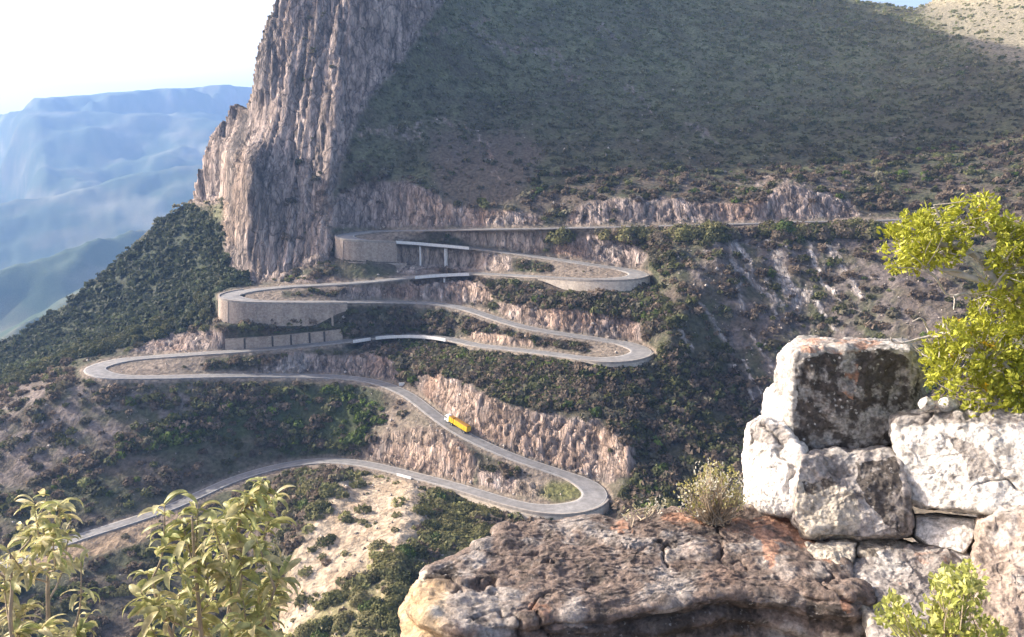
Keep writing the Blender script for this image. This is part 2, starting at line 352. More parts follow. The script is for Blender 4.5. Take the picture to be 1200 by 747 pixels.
for a, b, sd_ in BR:      # rock face behind the viaducts, along the uphill edge
    for h in np.arange(0.4, 13 if a == BR[0][0] else 4.5, .5):
        splat(RC[a:b+1]-sd_*-1*RN[a:b+1]*-1*0+RN[a:b+1]*(-sd_)*(HW[a:b+1, None]-.3-.10*h)-np.array([0, 0, h]), 1e6)
for nm, a, b, s, Hh, sb, lab in WALLS:
    for h in np.arange(0.5, Hh, .5):
        splat(RC[a:b+1]+RN[a:b+1]*s*(HW[a:b+1, None]+.5+.08*h)-np.array([0, 0, h]), 1e6, 1.2)
_a, _b = ridx(404, 400), ridx(262, 412.5)
for h in np.arange(0, 9.5, .5):
    splat(RC[_a:_b+1]-RN[_a:_b+1]*(HW[_a:_b+1, None]+1.2+.17*h)+np.array([0, 0, h]), 1e6, 1.5)
for nm, a, b, s, Hh, sb, lab in WALLS:      # a bench of rubble at each wall's foot
    for q in np.arange(0, 2.6 if nm == 'second' else 1.6, .4):
        splat(RC[a:b+1]+RN[a:b+1]*s*(HW[a:b+1, None]+.9+.08*Hh+q)-np.array([0, 0, Hh*(.98 if nm[0] != 'r' else .9)+.15*q]), 1e6)
for l in LINES: pinline(l)
def lap(w, m, it):
    for k in range(it):
        p = np.pad(w, 1, mode='edge')
        n = .25*(p[:-2, 1:-1]+p[2:, 1:-1]+p[1:-1, :-2]+p[1:-1, 2:]); w = np.where(m, w, n)
    return w
def solve(sw, sc):
    pyr = [(sw, sc)]
    while min(pyr[-1][0].shape) > 12:
        a, c = pyr[-1]; a = np.pad(a, ((0, a.shape[0] % 2), (0, a.shape[1] % 2))); c = np.pad(c, ((0, c.shape[0] % 2), (0, c.shape[1] % 2)))
        v = np.where(c > 0, a/np.maximum(c, 1e-9), 0); m = (c > 0).astype(float)
        f = lambda q: q[0::2, 0::2]+q[1::2, 0::2]+q[0::2, 1::2]+q[1::2, 1::2]
        pyr.append((f(v*m), f(m)))
    w = None
    for a, c in reversed(pyr):
        m = c > 0; v = a/np.maximum(c, 1e-9)
        if w is None: w = np.where(m, v, v[m].mean()); w = lap(w, m, 300)
        else:
            w = np.repeat(np.repeat(w, 2, 0), 2, 1)[:a.shape[0], :a.shape[1]]; w = np.where(m, v, w); w = lap(w, m, 120)
    return w
w1 = solve(pw, pc)
# polygons (pixel trace) of the rock cuttings
def ptest(poly, X, Y):
    inside = np.zeros(X.shape, bool); n = len(poly)
    for i in range(n):
        x1, y1 = poly[i]; x2, y2 = poly[(i+1) % n]
        if y1 == y2: continue
        c = ((y1 > Y) != (y2 > Y)) & (X < (x2-x1)*(Y-y1)/(y2-y1)+x1); inside ^= c
    return inside
CUTS = {
 'A': [(384,266),(386,240),(398,228),(420,217),(445,212),(475,212),(505,223),(520,237),(560,246),(600,247),(630,254),(640,263),(560,265),(420,267)],
 'B': [(662,263),(672,246),(690,238),(720,232),(770,231),(830,238),(866,240),(900,228),(918,213),(940,222),(975,228),(1000,238),(1010,254),(950,256),(860,259)],
 'C': [(640,296),(652,286),(690,276),(735,282),(757,296),(752,312),(728,311),(700,305)],
 'C2': [(520,272),(640,271),(645,284),(630,298),(596,291),(555,286)],
 'D': [(463,289),(550,294),(598,300),(600,317),(545,317),(465,322)],
 'E': [(400,338),(440,335),(500,329),(545,326),(566,334),(578,352),(560,358),(530,352),(480,350),(395,350)],
 'F': [(572,352),(600,357),(660,362),(720,370),(750,380),(752,400),(700,393),(655,387),(620,380),(590,370)],
 'G': [(548,396),(556,388),(622,398),(626,407),(590,404),(560,400)],
 'G2': [(290,436),(320,424),(342,413),(372,416),(400,420),(440,412),(468,420),(468,448),(440,443),(400,438),(350,436)],
 'G3': [(150,413),(175,402),(200,391),(262,388),(262,408),(200,413)],
 'H': [(484,448),(500,437),(530,442),(560,458),(600,476),(650,488),(700,492),(742,525),(745,556),(712,566),(690,560),(640,544),(590,526),(560,512),(530,490),(505,470)],
 'I': [(425,535),(436,520),(455,508),(490,500),(520,502),(545,522),(560,540),(552,568),(500,556),(440,541)],
 'I2': [(560,545),(590,556),(640,572),(652,584),(600,580),(560,568)],
 'S6': [(536,578),(600,596),(660,604),(700,606),(660,616),(600,606),(540,590)]}
pw2, pc2 = pw.copy(), pc.copy()
for k, poly in CUTS.items():
    if k in ('S6', 'G3', 'D', 'I2'): continue
    ins = ptest(poly, PX, PY)
    for i in np.where(ins.any(0))[0]:
        jj = np.where(ins[:, i])[0]; j0, j1 = jj[0], jj[-1]; jb = min(j1+1, H_-1)
        tb = 1/w1[jb, i]; hgt = (gy[jb]-gy[j0])*tb/F; tt = tb+hgt*.32+.3
        lim = 1/w1[j0, i]
        tt = min(tt, lim+4)
        for j in range(j0, j1+1):
            if pc[j, i] == 0:
                f = (jb-j)/(jb-j0); ww = (1-f)/tb+f/tt; pw2[j, i] = ww; pc2[j, i] = 1
wf = solve(pw2, pc2)
def blur(A, n):
    for k in range(n):
        p = np.pad(A, 1, mode='edge'); A = .25*A+.125*(p[:-2, 1:-1]+p[2:, 1:-1]+p[1:-1, :-2]+p[1:-1, 2:])+.0625*(p[:-2, :-2]+p[2:, 2:]+p[:-2, 2:]+p[2:, :-2])
    return A
hard = pc >= 1e5
wb = blur(wf, 10); keep = np.clip(blur(hard.astype(float), 6)*2.2, 0, 1)
wf = wf*keep+wb*(1-keep); wf = np.where(hard, pw/np.maximum(pc, 1e-9), wf); wf = np.where(hard, wf, blur(wf, 1))
TD = 1/wf
P0 = at(PX, PY, TD)
def normals(P):
    du = np.gradient(P, axis=1); dv = np.gradient(P, axis=0); n = np.cross(dv, du); n /= np.linalg.norm(n, axis=-1, keepdims=True)+1e-9
    s = np.sign(-(n*P).sum(-1, keepdims=True)); return n*np.where(s == 0, 1, s)
Pb = np.stack([blur(P0[..., k], 4) for k in range(3)], -1); NR = normals(Pb)
# --- region masks
nx = fbm(np.stack([PX/14, PY/10, PX*0], -1), 3); ny = fbm(np.stack([PX/14, PY/10, PX*0+7.7], -1), 3)
QX = PX+nx*9; QY = PY+ny*6
def region(poly, soft=1, jit=1.0): return blur(ptest(poly, PX+(QX-PX)*jit, PY+(QY-PY)*jit).astype(float), soft)
def streak(pts, r, jit=1.2):
    d = np.full(PX.shape, 1e9); X = PX+(QX-PX)*jit; Y = PY+(QY-PY)*jit
    for (x1, y1), (x2, y2) in zip(pts[:-1], pts[1:]):
        l2 = (x2-x1)**2+(y2-y1)**2; s = np.clip(((X-x1)*(x2-x1)+(Y-y1)*(y2-y1))/l2, 0, 1)
        d = np.minimum(d, np.hypot(X-x1-s*(x2-x1), Y-y1-s*(y2-y1)))
    return 1-sstep(r*.5, r*1.3, d)
CLIFF = [(290,130),(298,85),(303,50),(320,8),(325,-145),(340,-300),(660,-300),(600,-145),(520,0),(500,28),(470,70),(440,108),(418,140),(408,170),(400,200),(388,235),(384,262),(396,285),(385,305),(350,318),(330,330),(290,330),(268,310),(262,262),(262,238),(240,240),(222,238),(215,225),(235,150),(270,110)]
m_cliff = region(CLIFF, 2)
m_cut = np.zeros_like(PX)
for k, poly in CUTS.items(): m_cut = np.maximum(m_cut, region(poly, 1, .45))
MOUND = [(408,553),(470,556),(520,575),(560,600),(575,640),(560,700),(520,760),(500,860),(310,860),(322,747),(330,700),(345,650),(372,595)]
m_mound = region(MOUND, 2)
m_wr = np.zeros_like(PX)     # pale rock streaks in the ravine and on the hillside
RAV = [([(846,275),(858,284),(872,300),(882,322)], 3.5), ([(852,280),(862,310),(864,345),(870,365)], 3), ([(868,318),(885,335),(905,352),(908,375)], 3), ([(902,282),(910,300),(918,322),(930,345),(942,352)], 6), ([(915,330),(925,350),(935,360)], 6), ([(945,342),(958,358),(972,378),(985,392)], 2.6), ([(895,320),(905,345),(915,360)], 2.5), ([(938,268),(952,300),(960,330),(985,352)], 3), ([(970,290),(990,320),(1010,350)], 4), ([(856,430),(872,452),(893,487)], 3.2), ([(880,395),(898,420),(912,440)], 2), ([(780,370),(800,390),(812,410)], 2.5), ([(812,340),(830,370),(848,400)], 2), ([(870,425),(885,450),(895,470)], 1.5)]
for p_, r_ in RAV: m_wr = np.maximum(m_wr, streak(p_, r_*1.05, .6))
HILL = [([(565,42),(590,55),(605,62)], 6), ([(615,50),(645,62),(660,78),(672,92)], 7), ([(500,40),(550,35),(570,25)], 5), ([(425,158),(455,152),(490,162)], 7), ([(513,140),(540,148),(560,158),(572,172),(580,190),(583,210)], 3), ([(735,100),(752,115),(760,128)], 4), ([(800,145),(825,155),(842,168)], 4), ([(480,150),(500,146)], 3), ([(870,215),(900,210),(940,215)], 4), ([(960,215),(990,222)], 3), ([(1040,165),(1060,160)], 3), ([(705,30),(720,45)], 3)]
m_hr = np.zeros_like(PX)
for p_, r_ in HILL: m_hr = np.maximum(m_hr, streak(p_, r_, 1.6))
spk = fbm(np.stack([PX/5, PY/4, PX*0+3], -1), 3)
m_hr *= sstep(-.15, .2, spk)
m_wr *= sstep(-.45, .15, spk)
m_rockmid = region([(755,270),(1130,262),(1130,400),(1060,400),(1000,395),(900,500),(860,440),(835,360),(790,300)], 3)   # ravine: half rock
m_pink = region([(500,150),(560,160),(600,150),(640,180),(600,240),(560,246),(520,236),(505,200)], 8)
m_soilL = region([(-240,480),(60,448),(160,450),(260,455),(200,490),(130,520),(60,560),(-240,640)], 6)
m_road = blur(roadmask.astype(float), 3); m_verge = sstep(.02, .35, m_road)
INS = [[(640,305),(700,313),(738,318),(740,324),(700,325),(650,322)], [(690,400),(735,407),(742,414),(715,419),(690,416)], [(610,545),(650,556),(685,568),(684,586),(640,592),(600,580)], [(125,428),(160,424),(240,418),(245,436),(150,440),(122,437)], [(280,345),(330,340),(330,351),(290,350)], [(420,273),(500,272),(500,281),(430,280)]]
m_ins = np.zeros_like(PX)
for q in INS: m_ins = np.maximum(m_ins, region(q, 2, .5))
m_grR3 = region([(645,562),(682,568),(683,586),(650,590),(630,580)], 3, .5)
m_bank = region([(90,632),(150,616),(210,600),(215,612),(150,640),(60,660),(0,680),(-40,690),(-40,672)], 3)
m_gullyg = region([(140,522),(180,496),(250,480),(330,455),(352,452),(400,458),(455,470),(452,500),(400,540),(350,545),(300,510),(230,524),(160,534)], 5)
m_knoll = region([(450,478),(500,478),(540,510),(500,520),(440,520),(432,500)], 3)
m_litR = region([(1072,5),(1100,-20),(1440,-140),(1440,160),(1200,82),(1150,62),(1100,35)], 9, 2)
m_forest = region([(226,238),(262,262),(268,305),(300,332),(262,345),(240,380),(190,396),(140,410),(80,424),(40,446),(-240,520),(-240,440),(0,400),(120,315),(200,250)], 2)
m_rockedge = region([(355,325),(400,330),(390,335),(340,338),(325,334)], 2, .5)
rock = np.clip(np.maximum.reduce([m_cliff, m_cut, m_wr, m_hr*.8, m_rockedge]), 0, 1)*(1-sstep(.3, .8, m_road))
W = P0/1.0
WY = W[..., 1]*(1-.9*m_cliff); vs = np.stack([W[..., 0], WY, W[..., 2]*(.22-.14*m_cliff)], -1)     # stretched upright
f1 = fbm(vs/9, 5); f2 = ridged(vs/22, 5); f3 = fbm(W/30, 4); f4 = fbm(W/9, 4, off=40); f5 = fbm(vs/3.2, 3, off=90)
# --- albedo
scrub = mix(np.array([.115, .095, .078]), np.array([.080, .086, .052]), sstep(-.25, .3, f3+.3*f4))
scrub = mix(scrub, np.array([.15, .125, .105]), sstep(.1, .45, f4)*.5*(TD < 540))
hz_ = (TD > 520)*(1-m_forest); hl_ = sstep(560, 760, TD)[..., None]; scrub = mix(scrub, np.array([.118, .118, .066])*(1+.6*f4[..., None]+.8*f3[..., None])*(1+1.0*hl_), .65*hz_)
scrub = mix(scrub, np.array([.15, .128, .105]), m_pink*.5)
scrub = mix(scrub, np.array([.125, .100, .082]), m_pink*.7)
scrub = mix(scrub, np.array([.21, .175, .16]), m_soilL*sstep(-.3, .25, f4)*.9)
scrub = mix(scrub, np.array([.045, .060, .040]), m_forest*.8)
scrub = mix(scrub, np.array([.04, .065, .022]), m_gullyg*.6)
scrub = mix(scrub, np.array([.085, .080, .052]), region([(470,400),(560,410),(700,425),(780,400),(800,340),(760,262),(860,440),(900,500),(870,600),(745,600),(745,530),(700,495),(600,470),(540,440),(480,430)], 5)*.7)
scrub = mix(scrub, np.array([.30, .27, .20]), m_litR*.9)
scrub = mix(scrub, np.array([.15, .13, .125]), m_rockmid*sstep(-.2, .25, f1)*.85)
rk = mix(np.array([.40, .325, .29]), np.array([.11, .095, .09]), sstep(.05, .45, f1))
rk = mix(rk, np.array([.40, .35, .325]), sstep(.15, .42, fbm(vs/6, 4, off=61)))
rk = mix(rk, np.array([.36, .225, .16]), sstep(.05, .4, fbm(vs/28, 3, off=21))*.6)
m_or = np.maximum.reduce([region([(264,180),(290,175),(293,260),(280,290),(264,280)], 3), region([(500,440),(560,458),(640,490),(700,500),(742,530),(740,560),(640,545),(530,490)], 3)*.75, region(CUTS['I'], 3)*.8, region(CUTS['G'], 2), region([(480,222),(520,238),(560,250),(560,264),(478,264)], 3)*.6, region([(540,325),(580,345),(580,356),(520,340)], 3)*.8, region([(570,352),(680,362),(680,390),(590,370)], 3)*.5, region([(440,0),(452,60),(446,90),(432,20)], 3)*.6, region([(505,290),(545,296),(540,316),(510,316)], 3)*.7])
rk = mix(rk, np.array([.56, .40, .30])*(1+.35*f5[..., None]), m_or*.7*sstep(-.35, .15, f1+.1))
rk = mix(rk, np.array([.58, .47, .40])*(1+.4*f5[..., None]), region([(515,270),(650,268),(650,290),(600,300),(600,318),(463,322),(463,289),(540,292)], 3)*.75)
rk = mix(rk, np.array([.44, .30, .20]), region([(264,180),(288,176),(290,250),(278,285),(264,280)], 3)*.8)
rk = mix(rk, np.array([.45, .365, .315]), m_cliff*.55)
cliffd = m_cliff*sstep(.0, -.45, fbm(vs/40, 3, off=33))
rk = mix(rk, np.array([.13, .125, .12]), cliffd*.75)
rk = mix(rk, np.array([.55, .52, .50]), np.maximum(m_wr, region([(318,436),(330,424),(345,415),(362,420),(358,434)], 2)*.8, m_hr*.7)*.85)
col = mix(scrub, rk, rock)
sand = mix(np.array([.50, .41, .31]), np.array([.40, .31, .225]), sstep(-.2, .3, f4))
m_sandp = region([(408,553),(462,558),(505,572),(515,600),(480,640),(430,660),(380,710),(335,747),(318,747),(330,700),(345,650),(372,595)], 4, 1.3)
m_sandveg = (1-m_sandp*.9)*sstep(-.6, -.1, spk)+m_sandp*.0*sstep(-.15, .2, fbm(np.stack([PX/26, PY/22, PX*0], -1), 3)+.004*(PY-640)*(PX > 380)+.0035*(PX-430)*(PX > 430))
m_sandveg = np.clip(m_sandveg, 0, 1)
col = mix(col, mix(sand, np.array([.20, .19, .095]), m_sandveg*.85), m_mound)
soil = np.array([.26, .215, .175])*(1+.25*f4[..., None])
col = mix(col, soil, np.maximum.reduce([m_ins*.9, m_verge*.8, m_knoll*.6, m_bank*.5]))
col = mix(col, np.array([.40, .29, .19]), m_bank*.7)
col = mix(col, np.array([.15, .16, .05]), m_grR3*.8)
# --- relief
offroad = 1-sstep(.03, .3, m_road)
disp = (rock*(1-m_hr))*(1.8*f2*(1-.95*m_cliff)+.8*f1*(1-.85*m_cliff)+.4*f5)*.6+m_cliff*(.95*np.round(4*fbm(np.stack([W[..., 0], WY, W[..., 2]*.05], -1)/15, 3, off=7))/2)+(1-rock)*(.9*f4+.35*fbm(W/3, 3))*(1-.5*m_mound)
disp += (1-rock)*2.6*fbm(W/28, 3, off=5)*sstep(500, 620, TD)+m_rockmid*1.8*ridged(vs/16, 3, off=12)
disp += m_cliff*2.6*ridged(np.stack([W[..., 0], WY, W[..., 2]*.06], -1)/45, 3, off=3)
fis = np.abs(fbm(np.stack([W[..., 0], WY, W[..., 2]*.045], -1)/17, 4, .55, 55)); disp -= m_cliff*3.0*np.exp(-(fis/.035)**2)
fis2 = np.abs(fbm(np.stack([W[..., 0], WY, W[..., 2]*(.2-.14*m_cliff)], -1)/6, 3, .55, 155)); disp -= np.maximum(m_cliff, m_cut)*1.5*np.exp(-(fis2/.07)**2)
disp += m_mound*(1.2*ridged(W/12, 3)-.6)
disp *= offroad
PT = P0+NR*disp[..., None]
# --- cut the sheet at the skyline
SKY = [(-245,484),(-240,480),(-40,418),(0,402),(20,393),(50,376),(90,345),(120,316),(150,291),(180,264),(200,250),(215,239),(224,232),(229,206),(236,185),(246,160),(261,140),(270,124),(280,120),(289,128),(293,112),(298,88),(302,55),(311,26),(323,0),(335,-40),(350,-150),(390,-300)]
SKY2 = [(430,-302),(520,-235),(620,-165),(740,-100),(850,-52),(940,-15),(1000,-1),(1040,4),(1072,10),(1085,3),(1112,-12),(1200,-34),(1445,-70),(1445,-302)]  # off-frame shoulder shaped to place the edge of the peak's shadow
sky1 = ptest(SKY+[(390,-302),(-245,-302)], PX+nx*2.5, PY+ny*2.5); sky2 = ptest(SKY2, PX, PY+ny*3)
alive = ~(sky1 | sky2)
fa = grid_faces(H_, W_); al = alive.ravel(); fa = fa[al[fa].all(1)]
# skirt behind the skyline so that the mountain has a far side
V = PT.reshape(-1, 3); cc = col.reshape(-1, 3); aa = rock.ravel()
e = np.concatenate([fa[:, [0, 1]], fa[:, [1, 2]], fa[:, [2, 3]], fa[:, [3, 0]]]); key = np.sort(e, 1); key = key[:, 0]*10**7+key[:, 1]
u_, inv, cnt = np.unique(key, return_inverse=True, return_counts=True); be = e[cnt[inv] == 1]
bv = np.unique(be); mp_ = -np.ones(len(V), int)
Vn = [V]; rings = []; cur = bv
dirv = V[bv]/np.linalg.norm(V[bv], axis=1)[:, None]; push = []
base = len(V)
for k, (bk, dn) in enumerate(((12, 2), (45, 14), (120, 60), (260, 260))):
    q = V[bv]+dirv*bk*np.array([1, 1, 0])+np.array([bk*.35, 0, 0])*(V[bv][:, :1] < 0)-np.array([0, 0, dn])
    Vn.append(q); m2 = -np.ones(base+0, int); rings.append({int(b): base+k*len(bv)+i for i, b in enumerate(bv)})
sk = []
pos = -np.ones(len(V), int); pos[bv] = np.arange(len(bv))
for k in range(4):
    lo = be if k == 0 else base+(k-1)*len(bv)+pos[be]; hi = base+k*len(bv)+pos[be]
    sk.append(np.stack([lo[:, 1], lo[:, 0], hi[:, 0], hi[:, 1]], 1))
V = np.concatenate(Vn); cc = np.concatenate([cc]+[cc[bv]]*4); aa = np.concatenate([aa]+[aa[bv]]*4)
fa = np.concatenate([fa]+sk)
used = np.unique(fa); rm = -np.ones(len(V), int); rm[used] = np.arange(len(used))
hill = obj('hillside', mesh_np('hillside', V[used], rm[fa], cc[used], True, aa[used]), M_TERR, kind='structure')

# ------------------------------------------------------------ far valley and plateau
ang = np.radians(np.concatenate([np.linspace(-60, -34, 50), np.linspace(-33.9, -8, 300), np.linspace(-7.5, 60, 60)]))
rr = np.geomspace(750, 15000, 300)
A_, R_ = np.meshgrid(ang, rr); FX = R_*np.sin(A_); FY = R_*np.cos(A_); W2 = np.stack([FX, FY, FX*0], -1)
deg = np.degrees(A_); pxf = CX+F*np.tan(A_)
f_l = fbm(W2/2600, 5); f_r = ridged(W2/1500, 5, off=2); f_s = fbm(W2/380, 4)
zf = -560+190*f_r+130*f_l+28*f_s
zf += -140*sstep(900, 2600, R_)*(1-sstep(3000, 5200, R_))
dc = 7300+900*fbm(W2/2500, 4, off=8)+500*fbm(W2/500, 3, off=3)+1600*sstep(-28.2, -31.5, deg)
topz = 262+55*fbm(W2/700, 5)+105*sstep(-29, -17, deg)-170*sstep(-28.4, -29.8, deg)
slope = sstep(dc-2600, dc, R_)
zf = zf*(1-slope)+(140+60*f_s)*slope
cl = sstep(dc, dc+180, R_); zf = zf*(1-cl)+topz*cl
# nearer pale spur running up to the right
def spur(p, q, zt, wd, ztq=None):
    global zf
    p = np.array(p, float); q = np.array(q, float); d = q-p; s = ((FX-p[0])*d[0]+(FY-p[1])*d[1])/(d@d); sc_ = np.clip(s, 0, 1)
    dist = np.hypot(FX-p[0]-sc_*d[0], FY-p[1]-sc_*d[1])+60*f_s
    top = zt+(ztq-zt)*sc_+40*f_s
    zf = np.maximum(zf, top-dist*wd+40*fbm(W2/200, 3))
def gp(px, y): return ((px-CX)/F*y, y)
spur(gp(-120, 2300), gp(100, 2700), -470, .42, -335)
spur(gp(100, 2700), gp(215, 3100), -335, .42, -330)
spur(gp(-60, 1700), gp(180, 2300), -440, .45, -330)
spur(gp(20, 4300), gp(240, 4700), -330, .4, -160)
Vf = np.stack([FX, FY, zf], -1)
W2 = np.stack([FX, FY, zf*2.2], -1); g_l = fbm(W2/300, 5, off=50)
cf = mix(np.array([.05, .085, .045]), np.array([.12, .125, .075]), sstep(-.1, .4, g_l))
cf = mix(cf, np.array([.42, .38, .28]), sstep(.12, .42, fbm(W2/500, 5, off=70))*.4)
steep = np.abs(np.gradient(zf, axis=0))/(np.gradient(R_, axis=0)+1e-6)
cf = mix(cf, np.array([.30, .25, .22]), sstep(.8, 1.6, steep)*.8)
obj('valley', mesh_np('valley', Vf.reshape(-1, 3), grid_faces(*FX.shape), cf.reshape(-1, 3), True, np.zeros(FX.size)), M_TERR, kind='structure')

# ------------------------------------------------------------ road surface
def asphalt():
    m, n, b = newmat('worn_asphalt'); b.inputs['Roughness'].default_value = .8
    tc = N(n, 'ShaderNodeTexCoord'); at_ = N(n, 'ShaderNodeAttribute', attribute_name='Col')
    nz = N(n, 'ShaderNodeTexNoise', Scale=.35, Detail=8.0, Roughness=.7); n.links.new(tc.outputs['Object'], nz.inputs['Vector'])
    mr = N(n, 'ShaderNodeMapRange'); [mr.inputs.__getitem__(i+1).__setattr__('default_value', v) for i, v in enumerate((.3, .7, .62, 1.32))]
    n.links.new(nz.outputs[0], mr.inputs[0]); sc = N(n, 'ShaderNodeVectorMath', operation='SCALE'); n.links.new(at_.outputs['Color'], sc.inputs[0]); n.links.new(mr.outputs[0], sc.inputs['Scale'])
    n.links.new(sc.outputs[0], b.inputs['Base Color']); return m
M_ASPH = asphalt(); M_CONC = simple('pale_concrete', (.80, .79, .77), .8, .12, 1.2); M_CONCD = simple('weathered_concrete', (.33, .30, .27), .85, .25, .6)
M_LINE = simple('faded_road_paint', (.52, .51, .48), .7, .25, 1.0)
cross = np.array([-1, -.8, -.55, -.3, -.02, .02, .3, .55, .8, 1.0])
ccol = np.array([.235, .215, .19, .205, .215, .215, .205, .19, .215, .235])
Vr = RC[:, None]+RN[:, None]*(HW[:, None]*cross[None])[:, :, None]+np.array([0, 0, .05])
Vr[:, 0, 2] -= .03; Vr[:, -1, 2] -= .03
skL = Vr[:, :1]-np.array([0, 0, .7]); skR = Vr[:, -1:]-np.array([0, 0, .7]); Vr = np.concatenate([skL, Vr, skR], 1)
ccol = np.concatenate([[.2], ccol, [.2]])
cr = np.broadcast_to((ccol[None, :, None]*np.array([1.0, .985, .98])), Vr.shape).reshape(-1, 3)
_gr = fbm(Vr/4.0, 3); _ed = np.abs(np.linspace(-1, 1, Vr.shape[1]))[None]; _w = sstep(.72, 1.0, _ed+.45*_gr)*.8; cr = mix(cr.reshape(Vr.shape), np.array([.30, .25, .205]), _w).reshape(-1, 3); cr = (cr.reshape(Vr.shape)*(1+.22*fbm(Vr/np.array([25., 25., 25.]), 3)[..., None])).reshape(-1, 3)
lig = 1+.25*sstep(.02, .06, curv); cr = (cr.reshape(Vr.shape)*lig[:, None, None]).reshape(-1, 3)
road = obj('road', mesh_np('road', Vr.reshape(-1, 3), grid_faces(*Vr.shape[:2]), cr, True), M_ASPH, kind='structure')
def ribbon(a, b, o0, o1, z0, z1=None):
    s = slice(a, b+1); z1 = z0 if z1 is None else z1
    return RC[s]+RN[s]*np.reshape(o0, (-1, 1))+np.array([0, 0, z0]), RC[s]+RN[s]*np.reshape(o1, (-1, 1))+np.array([0, 0, z1])
for sgn in (-1, 1):
    a, b = ribbon(0, len(RC)-1, sgn*(HW-.55), sgn*(HW-.80), .062); V2 = np.stack([a, b], 1)
    obj('edge_line', mesh_np('edge_line', V2.reshape(-1, 3), grid_faces(*V2.shape[:2])), M_LINE, road)
def ringwall(a, b, prof, step=1):
    """sweep a closed profile [(offset, z)] along the road; offset may be arrays"""
    idxs = np.arange(a, b+1, step); m = len(prof); V = np.zeros((len(idxs), m, 3))
    for k, (o, z) in enumerate(prof):
        o = np.broadcast_to(o, (len(RC),)); z = np.broadcast_to(z, (len(RC),))
        V[:, k] = RC[idxs]+RN[idxs]*o[idxs, None]; V[:, k, 2] += z[idxs]
    f = grid_faces(len(idxs), m, True).tolist()+[list(range(m)), list(range((len(idxs)-1)*m, len(idxs)*m))]
    return V.reshape(-1, 3), f
def masonry(name, c1, c2):
    m, n, b = newmat(name); b.inputs['Roughness'].default_value = .9
    tc = N(n, 'ShaderNodeTexCoord'); vo = N(n, 'ShaderNodeTexVoronoi', Scale=1.3); n.links.new(tc.outputs['Object'], vo.inputs['Vector'])
    sv = N(n, 'ShaderNodeSeparateColor'); n.links.new(vo.outputs['Color'], sv.inputs[0])
    mp = N(n, 'ShaderNodeMapping'); mp.inputs['Scale'].default_value = (1, 1, .15); n.links.new(tc.outputs['Object'], mp.inputs['Vector'])
    nz = N(n, 'ShaderNodeTexNoise', Scale=.22, Detail=6.0, Roughness=.6); n.links.new(mp.outputs[0], nz.inputs['Vector'])
    a = N(n, 'ShaderNodeMath', operation='MULTIPLY_ADD'); a.inputs[1].default_value = .35; n.links.new(sv.outputs[0], a.inputs[0]); n.links.new(nz.outputs[0], a.inputs[2])
    mr = N(n, 'ShaderNodeMapRange'); [mr.inputs.__getitem__(i+1).__setattr__('default_value', v) for i, v in enumerate((.45, .9, 0, 1))]
    n.links.new(a.outputs[0], mr.inputs[0]); mc = N(n, 'ShaderNodeMix'); mc.data_type = 'RGBA'; n.links.new(mr.outputs[0], mc.inputs[0]); mc.inputs[6].default_value = (*c1, 1); mc.inputs[7].default_value = (*c2, 1)
    n.links.new(mc.outputs[2], b.inputs['Base Color']); bp = N(n, 'ShaderNodeBump', Strength=.6, Distance=.15); n.links.new(vo.outputs['Distance'], bp.inputs['Height']); n.links.new(bp.outputs[0], b.inputs['Normal']); return m
M_WALL = masonry('rubble_masonry', (.27, .215, .18), (.47, .39, .32)); M_WALLP = masonry('pale_masonry', (.42, .36, .30), (.64, .57, .48))
for nm, a, b, s, Hh, sb, lab in WALLS:
    root = bpy.data.objects.new('retaining_wall', None); C.objects.link(root); root.location = RC[(a+b)//2]-np.array([0, 0, Hh]); tag(root, lab, 'retaining wall')
    inv_ = -np.array(root.location)
    ends = np.minimum(np.arange(len(RC))-a, b-np.arange(len(RC))); tp = np.ones(len(RC))
    if nm in ('r1', 'r2', 'r3'): tp = sstep(-1, 22, np.abs(np.arange(len(RC))-b))*.8+.2
    if nm == 'second': tp = .35+.65*sstep(-1, 22, b-np.arange(len(RC)))
    Hs = Hh*tp
    o0 = s*(HW+.15); V_, f_ = ringwall(a, b, [(o0, -.5), (s*(HW+.85), -.5), (s*(HW+.85+.08*Hs), -Hs), (s*(HW-.6), -Hs)])
    mw = MB(); mw.add(V_+inv_, f_); mw.build('wall_face', M_WALLP if nm[0] == 'r' else M_WALL, root)
    V_, f_ = ringwall(a, b, [(s*(HW+.1), -.52), (s*(HW+.1), .55), (s*(HW+.95), .55), (s*(HW+.95), -.52)])
    mw = MB(); mw.add(V_+inv_, f_); mw.build('parapet', M_CONCD, root)
    if nm == 'upper':
        V_, f_ = ringwall(a+10, b+6, [(s*(HW+.6), -12.3), (s*(HW+3.2), -12.3), (s*(HW+4.2), -21), (s*(HW+.6), -21)])
        mw = MB(); mw.add(V_+inv_, f_); mw.build('footing_wall', M_WALL, root)
    if nm in ('upper', 'second'):
        for k in range(a+8, b, 13):
            V_, f_ = ringwall(k, k+1, [(s*(HW+.8), -.6), (s*(HW+1.15), -.6), (s*(HW+1.1+.09*Hh), -Hh+.1), (s*(HW+.8), -Hh+.1)])
            mw = MB(); mw.add(V_+inv_, f_); mw.build('buttress', M_WALL, root)
